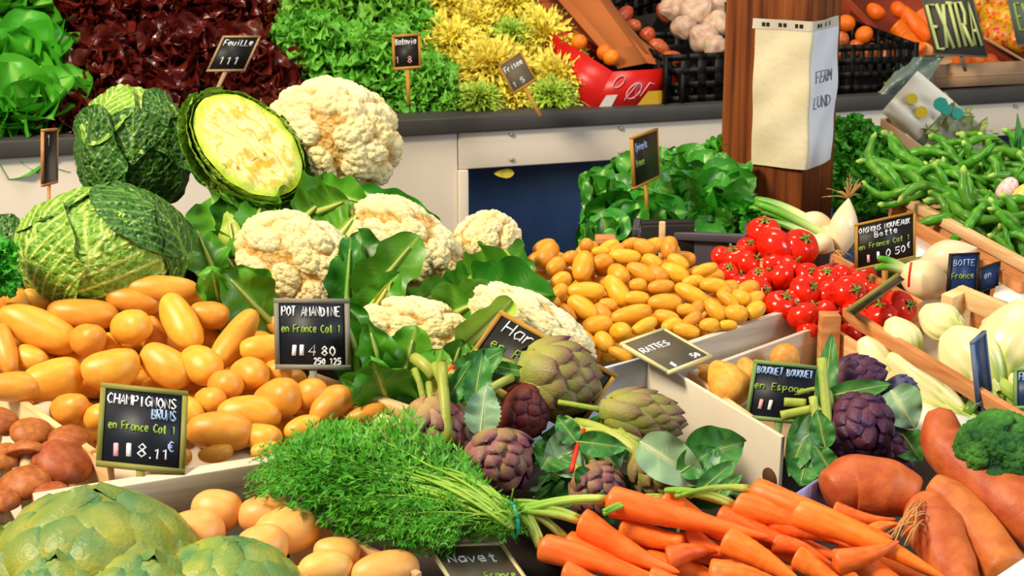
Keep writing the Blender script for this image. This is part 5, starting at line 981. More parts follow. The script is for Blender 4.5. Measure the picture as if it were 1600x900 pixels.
for (x1, y1, x2, y2, r_) in ((900, 660, 1010, 720, 8), (885, 655, 960, 745, 7), (885, 690, 950, 760, 7), (890, 700, 930, 780, 6), (880, 680, 1000, 690, 6), (900, 710, 960, 730, 5), (885, 730, 915, 752, 6)):
    a, b = PT.at(x1, y1, .0), PT.at(x2, y2, .01); tube(mb, bez(a, (a+b)/2+np.array([0, -.0, .02]), b, 7)-bb, r_*mpp(a), 10, .2)
mo('stems', mb.mesh('stems', M_astem), None, rt)
mb = MB(); a, b = PT.at(893, 738, .03), PT.at(912, 672, .035); tube(mb, bez(a, (a+b)/2+np.array([-.004, -.01, .004]), b, 6)-bb, .003, 6); mo('rubber_band', mb.mesh('rubber_band', rd_), None, rt)
rt = empty('artichoke_leaves', mtx(PR.at(1290, 720)), 'upright yellow-green leaves and stems of the right artichoke bundle', 'leaves'); bb = PR.at(1290, 720)
for (b, t, wp, of, mt_, bd) in (((1286, 640), (1300, 520), 26, .02, M_al, .4), ((1270, 650), (1232, 745), 38, .03, M_al, .7), ((1300, 650), (1240, 700), 36, .03, M_alg, .6), ((1290, 620), (1392, 600), 26, .05, M_al, .8), ((1392, 610), (1430, 670), 54, .03, M_alg, .7), ((1260, 720), (1250, 760), 40, .0, M_al, .5), ((1290, 700), (1276, 640), 30, .03, M_al, .5), ((1410, 680), (1440, 720), 40, .0, M_al, .6), ((1300, 740), (1270, 690), 30, .0, M_al, .6)):
    pleaf(rt, bb, b, t, wp, .0+of, .02+of, PR, shape='ovate', mat=mt_, bend=bd, ruff=.08, rib=.0013)
mb = MB()
for (x1, y1, x2, y2, r_) in ((1296, 690, 1284, 560, 8), (1280, 690, 1270, 620, 7), (1270, 640, 1220, 650, 8), (1260, 630, 1225, 628, 7), (1310, 680, 1290, 600, 7)):
    a, b = PR.at(x1, y1, .02), PR.at(x2, y2, .01); b[1] = a[1]*.7+b[1]*.3; b = W(x2, y2, b[1]); tube(mb, bez(a, (a+b)/2, b, 7)-bb, r_*mpp(a), 10, .25)
mo('stems', mb.mesh('stems', M_astem), None, rt)
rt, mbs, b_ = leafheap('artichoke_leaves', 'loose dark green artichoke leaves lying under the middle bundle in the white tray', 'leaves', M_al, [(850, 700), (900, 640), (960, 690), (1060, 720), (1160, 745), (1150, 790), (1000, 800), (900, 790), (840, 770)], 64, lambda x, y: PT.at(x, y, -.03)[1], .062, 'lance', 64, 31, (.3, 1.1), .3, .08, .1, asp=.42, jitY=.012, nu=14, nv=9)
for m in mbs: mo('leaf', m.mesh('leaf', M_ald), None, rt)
# aubergine-coloured corner of a box behind the carrots
a, b, c = S(1232, 780, .02), S(1300, 735, .02), S(1240, 740, .02)
mb = MB(); cc = (a+b)/2; plank(mb, a-cc, b-cc, DN, .09, .004); tag(mo('box_flap', mb.mesh('box_flap', plain('lavender_card', '#8d8cc4', .6), False), mtx(cc)), 'lavender card box wall left of the round sweet potato', 'box')
# ================================================================ onions
M_on = leafm('spring_onion_leaf', '#3d8a1c', '#6fb02c', '#e3e6a0', .35, 8, .1, 30, .0); M_onb = skin('onion_bulb_skin', '#efcf98', '#f6e6c4', 3, .3, '#d08a42', 8, .1, 30, .05, .008, thr=.66); M_onr = plain('onion_roots', '#c9935a', .8)
def onion(bx, by, dx, dy, Y, wp, hp, stalk, label, group, roots=True, rl=26):
    """bulb centre, direction of the stalk in the picture"""
    p = W(bx, by, Y); k = mpp(p); d = idir(p, math.degrees(math.atan2(-dy, dx)), 0); F = frame(d); rt = empty('spring_onion', mtx(p), label, 'onion', group)
    u = np.linspace(0, 1, 18)[:, None]*np.ones((1, 20)); v = np.linspace(0, 2*PI, 20, endpoint=False)[None]*np.ones((18, 1)); r = np.sin(PI*np.clip(u, 0, 1)**1.25)**.75*.5*(1-u)+.5*np.sin(PI*u**1.1)**.7*(u)*.75+.11*u; r = np.where(u < .02, 0, r)
    P = (r*wp*k)[..., None]*(np.cos(v)[..., None]*F[:, 0]+np.sin(v)[..., None]*F[:, 1])+((u-.4)*hp*k)[..., None]*F[:, 2]; mo('bulb', MB().grid(P, True).mesh('bulb', M_onb), None, rt)
    rd = random.Random(int(bx)); mb = MB(); top = F[:, 2]*hp*k*.52
    for (tx, ty, dY, r_) in stalk:
        e = W(tx, ty, Y+dY)-p; m_ = (top+e)/2+np.array([0, 0, abs(e[0])*.12]); n_ = 12; tube(mb, bez(top*.8, m_, e, n_), np.linspace(r_, r_*.55, n_)*k, 8, np.clip(np.linspace(1.1, -.5, n_), 0, 1))
    mo('stalk', mb.mesh('stalk', M_on), None, rt)
    if roots:
        mb = MB()
        for j in range(26):
            a = -F[:, 2]*hp*k*.38; dd = nrm(-F[:, 2]+np.array([rd.gauss(0, .5), rd.gauss(0, .5), rd.gauss(0, .4)-.25])); e = a+dd*k*rl*rd.uniform(.5, 1.2); tube(mb, bez(a, (a+e)/2+np.array([0, 0, .004]), e+np.array([0, 0, -.006]), 5), .0007, 3)
        mo('roots', mb.mesh('roots', M_onr), None, rt)
YO = 2.70
onion(1320, 345, -.12, 1, YO+.0, 46, 92, [(1180, 318, .05, 9), (1190, 330, .05, 8)], 'spring onion with the tallest white bulb, roots up, above the tomatoes', 'bunched spring onions', True, 40)
onion(1290, 384, -1, -.5, YO-.03, 36, 40, [(1200, 345, .05, 8)], 'small round white spring onion in front of the tall bulb', 'bunched spring onions', True)
onion(1284, 350, -1, -.2, YO+.03, 36, 60, [(1180, 312, .05, 10), (1172, 326, .05, 9)], 'spring onion with yellow-green neck left of the tall bulb', 'bunched spring onions', True)
onion(1305, 372, -1, -.3, YO+.01, 36, 50, [(1210, 330, .05, 9)], 'spring onion lying under the tall bulb', 'bunched spring onions', True, 44)
onion(1334, 372, -1, .1, YO+.06, 30, 50, [(1210, 352, .05, 8)], 'spring onion half behind the chalk sign', 'bunched spring onions', True, 40)
onion(1456, 442, -1, -.35, 2.5, 66, 86, [(1372, 404, .02, 9), (1378, 412, .02, 9), (1366, 420, .0, 8)], 'large white bunch onion tied with a red band, nearest the dark blue sign', 'large white bunch onions', False)
onion(1492, 398, -.9, .35, 2.56, 56, 90, [(1385, 425, .02, 10), (1392, 432, .02, 9)], 'large white onion lying above the tied one', 'large white bunch onions', False)
mb = MB(); a, b = W(1424, 410, 2.46), W(1420, 448, 2.46); tube(mb, bez(a, (a+b)/2+np.array([-.004, -.008, 0]), b, 6)-a, .002, 6); tag(mo('rubber_band', mb.mesh('rubber_band', rd_), mtx(a)), 'thin red rubber band round the necks of the large white onions', 'rubber band')
# sheet of white paper lining the onion crate
pp = [S(1425, 365, .0), S(1480, 398, .0), S(1460, 440, -.01), S(1425, 425, -.0)]; c_ = pp[0]; mb = MB(); V = [q-c_ for q in pp]; mb.add(V+[v_-np.array([0, 0, .003]) for v_ in V], [[0, 1, 2, 3], [7, 6, 5, 4], [0, 4, 5, 1], [1, 5, 6, 2], [2, 6, 7, 3], [3, 7, 4, 0]])
tag(mo('lining_paper', mb.mesh('lining_paper', plain('bright_white_paper', '#fbf6ea', .6), False), mtx(c_)), 'bright white lining paper beside the onion sign', 'paper')
pp = [S(1560, 430, .0), S(1600, 455, .0), S(1600, 480, .0), S(1552, 462, .0)]; c_ = pp[0]; mb = MB(); V = [q-c_ for q in pp]; mb.add(V+[v_-np.array([0, 0, .003]) for v_ in V], [[0, 1, 2, 3], [7, 6, 5, 4], [0, 4, 5, 1], [1, 5, 6, 2], [2, 6, 7, 3], [3, 7, 4, 0]])
tag(mo('lining_paper', mb.mesh('lining_paper', plain('bright_white_paper', '#fbf6ea', .6), False), mtx(c_)), 'piece of white lining paper at the right edge behind the crate end', 'paper')
a_, b_ = S(1428, 345, .02), S(1600, 440, .02); c_ = (a_+b_)/2; mb = MB(); plank(mb, a_-c_, b_-c_, DN, .06, .01); tag(mo('wooden_board', mb.mesh('wooden_board', M_woodo, False), mtx(c_), None, .001), 'orange-brown crate side under the bean crate rail', 'crate')
# ================================================================ beans
M_bean = leafm('bean_pod', '#2f7414', '#62a426', '#b8d86a', .35, 6, .15, 30, .14, trans=0.)
def pod_mb(seed):
    rd = random.Random(seed); n = 26; t = np.linspace(0, 1, n); b = rd.uniform(.05, .16); C = np.stack([b*np.sin(PI*t), .05*np.sin(2*PI*t+seed), t-.5], 1); r = .5*np.sin(PI*np.clip(t*.94+.04, 0, 1))**.35*(1+.12*np.sin(t*6.28*6)); r[0] = .1; r[-1] = .05
    mb = MB(); tube(mb, C*np.array([1, 1, 1]), .04*r*2, 10, np.clip(1-t*12, 0, 1)); return mb
podm = [pod_mb(s).mesh('bean_pod', M_bean) for s in range(5)]
PBn = Slope(1500, 390, .0, .42); rnd = random.Random(21); items = []
while len(items) < 112:
    x, y = rnd.uniform(1385, 1620), rnd.uniform(228, 400)
    if y < 236+max(0, 1440-x)*.3 or y > 296+(x-1405)*.52+0 or (x < 1420 and y > 300): continue
    items.append((x, y))
items.sort(key=lambda q: q[1])
lab = where(items, 'green bean pod in right heap', 0, ys=('back', 'upper middle', 'middle', 'lower middle', 'front'))
for i, (x, y) in enumerate(items):
    p = PBn.at(x, y, rnd.uniform(-.02, .012)); k = mpp(p); an = rnd.choice([rnd.gauss(15, 22), rnd.gauss(-50, 22), rnd.gauss(-15, 25)]); d = idir(p, an, rnd.uniform(-25, 30)); L = rnd.uniform(105, 150)*k
    tag(mo('bean_pod', podm[i % 5], mtx(p, frame(d, rnd.uniform(0, 6)), (L*1.5, L*1.5, L*.92))), lab[i], 'bean', 'green bean pods heaped at the right')
a_, b_ = S(1404, 300, .03), S(1625, 420, .03); c_ = (a_+b_)/2; rt = empty('wooden_crate', mtx(c_+DN*.12), 'pale wooden bean crate with a long slanting rim', 'crate')
mb = MB(); plank(mb, a_-c_-DN*.12, b_-c_-DN*.12, DN, .016, .016); mo('top_rail', mb.mesh('top_rail', M_wood, False), None, rt, .001)
mb = MB(); plank(mb, a_-c_-DN*.10, b_-c_-DN*.10, DN, .10, .006); mo('side_panel', mb.mesh('side_panel', M_woodo, False), None, rt, .001)
mb = MB(); box(mb, a_-c_-DN*.12+np.array([.005, 0, -.045]), (.035, .03, .09)); mo('corner_post', mb.mesh('corner_post', M_woodo, False), None, rt, .001)
V = [a_, b_, b_+np.array([.2, .3, .036]), a_+np.array([.1, .45, .054])]; V = [q-c_-DN*.12+DN*.095 for q in V]; mb = MB(); mb.add(V+[q+DN*.006 for q in V], [[0, 1, 2, 3], [7, 6, 5, 4], [0, 4, 5, 1], [1, 5, 6, 2], [2, 6, 7, 3], [3, 7, 4, 0]]); mo('floor_panel', mb.mesh('floor_panel', M_wood, False), None, rt)
# salad bag, cardboard and radish behind the beans
YBg = 3.36
a, b, c = W(1375, 195, YBg), W(1432, 222, YBg-.05), W(1418, 178, YBg+.05)
mb = MB(); plank(mb, W(1378, 186, YBg+.02)-a, W(1440, 228, YBg-.06)-a, [0, 0, -1], .10, .006); plank(mb, W(1378, 186, YBg+.02)-a, W(1415, 180, YBg+.12)-a, [0, 0, -1], .10, .006)
tag(mo('cardboard_box', mb.mesh('cardboard_box', M_kraftl, False), mtx(a)), 'light brown cardboard box corner between the parsley and the beans', 'box')
bagc = W(1468, 196, YBg); k = mpp(bagc); x = idir(bagc, -38, 0); z = nrm(CAM-bagc); y = np.cross(z, x); F = np.stack([x, y, z], 1); rt = empty('salad_bag', mtx(bagc, F), 'open plastic bag of greens with yellow flowers and teal print', 'bag')
uu = np.linspace(-1, 1, 26)[:, None]*np.ones((1, 18)); vv_ = np.linspace(-1, 1, 18)[None]*np.ones((26, 1)); th = .5*np.sqrt(np.clip(1-uu**4, 0, 1))*np.sqrt(np.clip(1-vv_**4, 0, 1))
zz = th*26*k+.004*noise(np.stack([uu*4, vv_*4, uu*0], -1), 1, 3)
M_bagw = plain('white_printed_film', '#f4f1e2', .3); M_bagc = NT('clear_film'); M_bagc.b.inputs['Transmission Weight'].default_value = .75; M_bagc = M_bagc.done(lin('#e8f0e0'), .15, .5)
P = np.stack([uu*82*k, vv_*42*k, zz], -1); ix = 11
mo('printed_film', MB().grid(P[:ix+1]).mesh('printed_film', M_bagw), None, rt); mo('clear_film', MB().grid(P[ix:]).mesh('clear_film', M_bagc), None, rt)
P2 = P.copy(); P2[..., 2] *= -.5; mo('back_film', MB().grid(P2).mesh('back_film', M_bagc), None, rt)
def onbag(u, v): return np.array([u*82*k, v*42*k, .5*math.sqrt(max(0, 1-u**4))*math.sqrt(max(0, 1-v**4))*26*k+.0035])
def disc(mb, u, v, r, n=9):
    c = onbag(u, v); mb.add([c]+[c+np.array([r*k*math.cos(a), r*k*math.sin(a), 0.]) for a in np.linspace(0, 2*PI, n)], [[0, j+1, j+2, 0] for j in range(0)])
    q = [c+np.array([r*k*math.cos(a), r*k*math.sin(a), 0.]) for a in np.linspace(0, 2*PI, 8, endpoint=False)]; mb.add(q, [[0, 1, 2, 3], [0, 3, 4, 7], [4, 5, 6, 7]])
mb = MB(); disc(mb, -.72, .1, 9); disc(mb, -.42, -.05, 10); mo('yellow_flower', mb.mesh('yellow_flower', plain('yellow_print', '#ecd23a', .4), False), None, rt)
mb = MB(); disc(mb, -.25, .62, 11); disc(mb, .1, .75, 9); disc(mb, -.1, .6, 9); mo('teal_print', mb.mesh('teal_print', plain('teal_print', '#3cb8a4', .4), False), None, rt)
rd = random.Random(3); mb = MB()
for j in range(160):
    u, v = rd.uniform(-.1, .95), rd.uniform(-.8, .8); leaf(mb, np.array([u*78*k, v*38*k, rd.uniform(-4, 8)*k]), [rd.gauss(0, 1), rd.gauss(0, 1), rd.gauss(0, .4)], [rd.gauss(0, .5), rd.gauss(0, .5), 1], .04, .016, .6, .3, .1, 2, 'ovate', 5, 3, 0, 0, 0, rd)
mo('greens', mb.mesh('greens', leafm('salad_green', '#5f7a1c', '#8fa03a', '#c8d080', vary=0)), None, rt)
for j, (x_, y_, lb) in enumerate(((1574, 296, 'pink and white radish lying on the beans'), (1598, 306, 'yellowish radish at the right edge on the beans'))):
    p = PBn.at(x_, y_, .03); k = mpp(p); F = frame(idir(p, 60, 10)); rt = empty('radish', mtx(p, F), lb, 'radish'); s_ = 30*k
    mo('bulb', potato_mb(90+j, .02, -.1, .03, .8).mesh('bulb', skin('radish_skin_%s' % ('pink' if not j else 'yellow'), ('#e0a0a8', '#d8b83a')[j], ('#f4e6e4', '#ecd87a')[j], 8, .3, None, bump=.05)), mtx((0, 0, 0), None, (s_, s_, s_*1.4)), rt)
    mb = MB(); tube(mb, [(0, 0, s_*.6), (.004, 0, s_*1.2), (.012, 0, s_*2)], .0025, 6); mo('stalk', mb.mesh('stalk', M_on), None, rt)
mb = MB(); b0 = PBn.at(1590, 265, 0)
for j, (tx, ty) in enumerate(((1592, 178), (1600, 200), (1578, 215), (1604, 230))): e = W(tx, ty, b0[1]-.0)-b0; leaf(mb, np.zeros(3), e, [0, -1, .2], np.linalg.norm(e), .022, .2, .5, .02, 2, 'lance', 10, 5, 0)
tag(mo('leek_greens', mb.mesh('leek_greens', leafm('leek_green', '#2f7a34', '#4f9a44', '#8fc070')), mtx(b0)), 'upright green leek tops at the right edge', 'leek')

# pale blue box corner at the bottom right, fallen leaf on the counter
q_ = [S(1548, 905, .03), S(1612, 862, .03), S(1700, 900, .03), S(1640, 950, .03)]; c_ = sum(q_)/4; mb = MB(); V = [v-c_ for v in q_]; mb.add(V+[v+DN*.08 for v in V], [[0, 1, 2, 3], [7, 6, 5, 4], [0, 4, 5, 1], [1, 5, 6, 2], [2, 6, 7, 3], [3, 7, 4, 0]])
tag(mo('card_box', mb.mesh('card_box', plain('pale_blue_card', '#cfe4ea', .5), False), mtx(c_), None, .002), 'pale blue box corner at the bottom right of the sweet potatoes', 'box')
p = K(787, 270, .006); mb = MB(); leaf(mb, np.zeros(3), KE*-1, KN, .05, .022, .4, .2, .06, 2, 'ovate', 10, 5, 3); tag(mo('fallen_leaf', mb.mesh('fallen_leaf', leafm('yellow_leaf', '#b8a81c', '#c8b82c', '#dccf60')), mtx(p+np.array([.025, 0, 0]))), 'small yellow leaf stuck on the lower edge of the cream counter front', 'leaf')
# ================================================================ lettuces on the sloping shelf
def head_mb(seed, n, shape, L, asp, bend, cup, ruff, freq, spread_=1.25, nu=8, nv=7, lobes=0., veins=0, inner=.35, edgev=False):
    rd = random.Random(seed); mb = MB()
    for i in range(n):
        f = (i+.5)/n; th = i*2.39996; el = (1-f)**.8*spread_+rd.uniform(-.12, .12)       # outer leaves first
        o = np.array([math.sin(el)*math.cos(th), math.sin(el)*math.sin(th), math.cos(el)]); b = o*inner*L*.9*rd.uniform(.5, 1.1)
        dd = nrm(o+np.array([rd.gauss(0, .12), rd.gauss(0, .12), rd.gauss(0, .1)])); nn = nrm(np.array([0, 0, 1.])*math.sin(el)-np.array([math.cos(th), math.sin(th), 0])*math.cos(el)+np.array([rd.gauss(0, .2)]*3))
        l = L*rd.uniform(.75, 1.15)*(.75+.25*(1-f)); mb2 = MB(); leaf(mb2, b, dd, nn, l, l*asp, rd.uniform(*bend), cup, ruff, freq, shape, nu, nv, veins, 0, 0, rd, lobes)
        V, F, A = mb2.arr()
        if edgev:
            q = np.abs(np.linspace(-1, 1, nv))[None]*np.ones((nu, 1)); t = np.linspace(0, 1, nu)[:, None]*np.ones((1, nv)); A = np.clip(np.maximum(q**2, t**3)*t*1.3+rd.uniform(-.2, .2), 0, 1).reshape(-1)
        mb.add(V, F, A)
    return mb
M_red = leafm('red_leaf_lettuce', '#3c0f0a', '#6e2214', '#8a8a2c', .3, 9, .2, 30, .15, trans=.05, spec=.5)
tr = NT('red_lettuce'); col = tr.ramp(tr.noise(9, 4), [(.3, lin('#160403')), (.5, lin('#340b06')), (.62, lin('#5a1e0e')), (.70, lin('#66701c'))]); a = tr.n('ShaderNodeAttribute'); a.attribute_name = 'v'; mth = tr.n('ShaderNodeMath'); mth.operation = 'MULTIPLY'; tr.l(a.outputs['Fac'], mth.inputs[0]); mth.inputs[1].default_value = .5; col = tr.mix(mth.outputs[0], col, lin('#7a2418')); M_red = tr.done(tr.vary(col, .2, .01), .28, .5)
M_but = leafm('butterhead_leaf', '#3f9a1c', '#5fb82c', '#a4d860', .4, 6, .2, 20, .08, trans=.15); M_cur = leafm('curly_lettuce_leaf', '#186e0c', '#35981a', '#7fc840', .45, 14, 0, 20, .06, trans=.12); M_fri = leafm('yellow_frisee_leaf', '#e0c010', '#f4dc24', '#f8ee6c', .45, 12, 0, 20, .06, trans=.15); M_frg = leafm('green_frisee_leaf', '#5aa01c', '#86b828', '#c8d850', .45, 12, 0, 20, .06, trans=.15)
hr = [head_mb(s, 200, 'fan', .085, 1.0, (.3, 1.5), .4, .13, 1.8, 1.4, 14, 13, edgev=True, inner=.8).mesh('red_leaf_lettuce', M_red) for s in range(3)]
hb = [head_mb(s+10, 34, 'round', .12, 1.0, (.2, 1.1), .35, .05, 1.2, 1.4, 11, 9, veins=5).mesh('butterhead_lettuce', M_but) for s in range(2)]
hc = [head_mb(s+20, 760, 'fan', .046, 1.0, (.3, 1.4), .3, .28, 3., 1.45, 7, 7, edgev=True, inner=1.9).mesh('curly_lettuce', M_cur) for s in range(2)]
hf = [head_mb(s+30, 900, 'lance', .075, .28, (.4, 1.6), .1, .25, 2.4, 1.45, 9, 3, .45, edgev=True, inner=.95).mesh('frisee_lettuce', M_fri) for s in range(2)]
hg = [head_mb(40, 500, 'lance', .085, .28, (.4, 1.6), .1, .25, 2.4, 1.45, 9, 3, .45, edgev=True, inner=.95).mesh('frisee_lettuce', M_frg)]
for nm, meshes, cat, lst in (
    ('butterhead_lettuce', hb, 'butterhead lettuces at the top left', [(10, 25, 1.15, 'green butterhead lettuce, topmost at the left edge'), (36, 112, 1.05, 'green butterhead lettuce, middle one at the left edge'), (52, 190, 1.1, 'green butterhead lettuce lowest at the left, its leaf over the ledge'), (-20, 185, 1.0, 'green butterhead lettuce cut by the left edge')]),
    ('red_leaf_lettuce', hr, 'dark red leaf lettuces', [(120, 40, 1.15, 'dark red lettuce at the upper left of its group'), (235, 25, 1.1, 'dark red lettuce second from the left in the back row'), (345, 40, 1.15, 'dark red lettuce behind its price sign'), (415, 45, .9, 'dark red lettuce touching the curly green ones'), (170, 130, 1.1, 'dark red lettuce in the middle row above the dark savoy'), (285, 110, 1.15, 'dark red lettuce in the middle row above the cut savoy'), (385, 130, 1.1, 'dark red lettuce below its price sign'), (110, 205, 1.0, 'dark red lettuce lowest at the left, near the butterheads'), (225, 190, 1.0, 'dark red lettuce behind the dark savoy cabbage'), (420, 190, .85, 'dark red lettuce behind the largest cauliflower')]),
    ('curly_lettuce', hc, 'curly green lettuces', [(500, 25, 1.25, 'curly green lettuce at the back left of its group'), (600, 20, 1.2, 'curly green lettuce at the back right of its group'), (490, 85, 1.1, 'curly green lettuce above the largest cauliflower'), (590, 110, 1.15, 'curly green lettuce left of the small price sign'), (655, 140, .95, 'curly green lettuce low beside the yellow frisee'), (640, 60, .9, 'curly green lettuce behind the small price sign'), (700, 165, .6, 'small curly green lettuce on the ledge under the frisee')]),
    ('frisee_lettuce', hf, 'yellow frisee lettuces', [(690, 20, 1.1, 'yellow frisee lettuce at the back left'), (790, 25, 1.1, 'yellow frisee lettuce at the back right'), (700, 85, 1.0, 'yellow frisee lettuce right of the small price sign'), (760, 125, 1.1, 'yellow frisee lettuce left of the tilted price sign'), (845, 75, 1.05, 'yellow frisee lettuce touching the red carton at the top'), (865, 135, .95, 'yellow frisee lettuce at the lower right against the red carton'), (790, 160, .75, 'yellow frisee lettuce under the tilted price sign'), (735, 50, .9, 'yellow frisee lettuce in the middle of the back row')]),
    ('green_frisee_lettuce', hg, 'green frisee lettuces', [(862, 150, .5, 'small green frisee at the lower right end of the yellow ones'), (750, 152, .45, 'small green frisee on the ledge under the yellow ones'), (800, 55, .5, 'small green frisee tucked between the yellow back row')])):
    rnd = random.Random(len(nm))
    for i, (x, y, s_, lb) in enumerate(lst):
        off = {'butterhead_lettuce': .03, 'red_leaf_lettuce': .0, 'curly_lettuce': .02, 'frisee_lettuce': .02, 'green_frisee_lettuce': .06}[nm]; pr = {'curly_lettuce': .55, 'frisee_lettuce': .55}.get(nm, .5)
        p = KSat(x, y+12, off); F = frame(nrm(KSN+np.array([0, -.25, .1])), rnd.uniform(0, 6.28)); s2 = s_*1.12
        tag(mo(nm, meshes[i % len(meshes)], mtx(p, F, (s2, s2, s2*.9))), lb, 'lettuce', cat)
# extra dark leaves around butterhead sign; overhanging frisee leaf
# ================================================================ red carton, black crates and fruit on the shelf
def quadbox(par, name, A, B, C, Dp, th, mat, bb):
    """panel A->B->C->D (world corners) given thickness"""
    n = nrm(np.cross(B-A, C-A)); V = [q-bb for q in (A, B, C, Dp)]; mb = MB(); mb.add(V+[v+n*th for v in V], [[0, 1, 2, 3], [7, 6, 5, 4], [0, 4, 5, 1], [1, 5, 6, 2], [2, 6, 7, 3], [3, 7, 4, 0]]); return mo(name, mb.mesh(name, mat, False), None, par)
N_ = K(958, 112, -.03); Rr = K(1068, 106, -.03); dn_ = K(926, 172, -.03)-N_; k = mpp(N_)
Lf = N_+nrm(idir(N_, 146)*.8-KN*.9)*.19+np.array([0, 0, .03]); rt = empty('red_carton', mtx(N_+dn_), 'shiny red printed fruit carton with brown inside, leaning on the ledge', 'carton'); bb = N_+dn_
Lf = W(862, 52, N_[1]+.17); Rb = Rr+(Lf-N_)
quadbox(rt, 'front_panel', N_, Rr, Rr+dn_, N_+dn_, .004, M_redc, bb); quadbox(rt, 'side_panel', Lf, N_, N_+dn_, Lf+dn_, .004, M_redc, bb); quadbox(rt, 'back_panel', Lf, Rb, Rb+dn_, Lf+dn_, .004, M_redc, bb); quadbox(rt, 'bottom_panel', N_+dn_, Rr+dn_, Rb+dn_, Lf+dn_, .004, M_kraft, bb)
Ya = N_[1]+.05
quadbox(rt, 'flap', W(1058, 104, Rr[1]+.01), W(1012, 98, Rr[1]+.02), W(925, -30, Rr[1]+.26), W(985, -30, Rr[1]+.26) if False else W(1000, 60, Rr[1]+.1), .004, M_kraft, bb)
quadbox(rt, 'flap', W(965, 108, Ya), W(1022, 98, Ya+.04), W(930, -30, Ya+.26), W(845, -30, Ya+.26), .004, M_kraft, bb)
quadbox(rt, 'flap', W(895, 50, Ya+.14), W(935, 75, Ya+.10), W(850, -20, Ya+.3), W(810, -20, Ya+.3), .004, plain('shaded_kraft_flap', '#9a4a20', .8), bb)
mb = MB()
def onf(u, v): return N_+(Rr-N_)*u+dn_*v-bb+nrm(np.cross(Rr-N_, dn_))*(.0016 if np.dot(nrm(np.cross(Rr-N_, dn_)), CAM-N_) > 0 else -.0016)
mb.add([onf(.08, .62), onf(.24, .62), onf(.24, .98), onf(.06, .98)], [[0, 1, 2, 3]]); mo('white_print', mb.mesh('white_print', plain('white_print', '#d8ccc8', .4), False), None, rt)
mb = MB(); mb.add([onf(.66, .58), onf(.98, .58), onf(.94, .98), onf(.60, .98)], [[0, 1, 2, 3]]); mo('yellow_print', mb.mesh('yellow_print', plain('yellow_print_b', '#c9a01e', .4), False), None, rt)
mb = MB()
for (u, v, r_) in ((.16, .28, .10), (.45, .55, .13)):
    tube(mb, [onf(u+r_*.7*math.cos(a), v+r_*1.6*math.sin(a)) for a in np.linspace(0, 2*PI, 14)], .0016, 4)
tube(mb, [onf(.38, .78), onf(.45, .35), onf(.52, .78)], .0016, 4); tube(mb, [onf(.58, .7), onf(.62, .35), onf(.70, .4)], .0016, 4); mo('round_logo', mb.mesh('round_logo', CH['p']), None, rt)
M_ora = skin('orange_peel', '#f06a0a', '#f88a14', 5, .35, None, bump=.25, bsc=90, vary=.06); M_oni = skin('red_onion_skin', '#a63a1e', '#d0703a', 8, .3, None, bump=.1); M_gar = skin('garlic_skin', '#b88a78', '#d8c0a8', 4, .5, '#b88a8a', 14, .2, 30, .05)
orm = potato_mb(70, 0, 0, .01, 1.).mesh('orange', M_ora)
for (x, y, dy) in ((905, 66, .10), (945, 82, .05), (955, 90, .02)):
    p = W(x, y, N_[1]+dy+.03); tag(mo('orange', orm, mtx(p, None, (26*k,)*3)), {905: 'orange peeping out of the red carton behind the frisee', 945: 'orange at the middle of the red carton rim', 955: 'orange at the front corner of the red carton'}[x], 'orange', 'oranges in the red carton')
def lattice(par, A, B, dn, mat, bb, nb=9, rows=4, th=.006, name='side_panel'):
    mb = MB(); H = np.linalg.norm(dn); dd = nrm(dn)
    for r in range(rows): plank(mb, A+dn*(r/(rows-1)*.86)-bb, B+dn*(r/(rows-1)*.86)-bb, dd, H*.14, th)
    for i in range(nb+1): q = A+(B-A)*(i/nb); w_ = (B-A)/nb*.5; plank(mb, q-bb, q+w_-bb, dd, H, th)
    return mo(name, mb.mesh(name, mat, False), None, par)
def blackcrate(pts, label, h=.12, rows=4):
    """pts: four rim corners"""
    bb = sum(pts)/4; bb = bb-np.array([0, 0, h]); rt = empty('plastic_crate', mtx(bb), label, 'crate')
    for i in range(4): lattice(rt, pts[i], pts[(i+1) % 4], np.array([0, 0, -h]), M_black, bb, 9 if i % 2 == 0 else 7, rows)
    mb = MB(); V = [q-bb-np.array([0, 0, h*.98]) for q in pts]; mb.add(V+[v-np.array([0, 0, .005]) for v in V], [[0, 1, 2, 3], [7, 6, 5, 4], [0, 4, 5, 1], [1, 5, 6, 2], [2, 6, 7, 3], [3, 7, 4, 0]]); mo('floor_panel', mb.mesh('floor_panel', M_black, False), None, rt); return rt
u0 = KU(K(990, 150)); u1 = KU(K(1150, 150)); u2 = KU(K(1290, 150)); u3 = KU(K(1412, 150))
blackcrate([KP(u0+.09, -.03, zt+.12), KP(u2-.02, -.03, zt+.12), KP(u2-.02, -.33, zt+.14), KP(u0+.09, -.33, zt+.14)], 'black plastic lattice crate between the red carton and the post, on the ledge')
bc_ = [W(930, -5, 4.45), W(1062, 112, 4.08), W(1180, 60, 4.25), W(1080, -60, 4.6)]; bb = sum(bc_)/4-np.array([0, 0, .1]); rt = empty('plastic_crate', mtx(bb), 'tilted black plastic crate holding garlic behind the red carton', 'crate')
for i in range(4): lattice(rt, bc_[i], bc_[(i+1) % 4], np.array([0, .03, -.11]), M_black, bb, 10, 4)
mb = MB(); V = [q-bb-np.array([0, -.03, .105]) for q in bc_]; mb.add(V+[v-np.array([0, 0, .005]) for v in V], [[0, 1, 2, 3], [7, 6, 5, 4], [0, 4, 5, 1], [1, 5, 6, 2], [2, 6, 7, 3], [3, 7, 4, 0]]); mo('floor_panel', mb.mesh('floor_panel', M_black, False), None, rt)
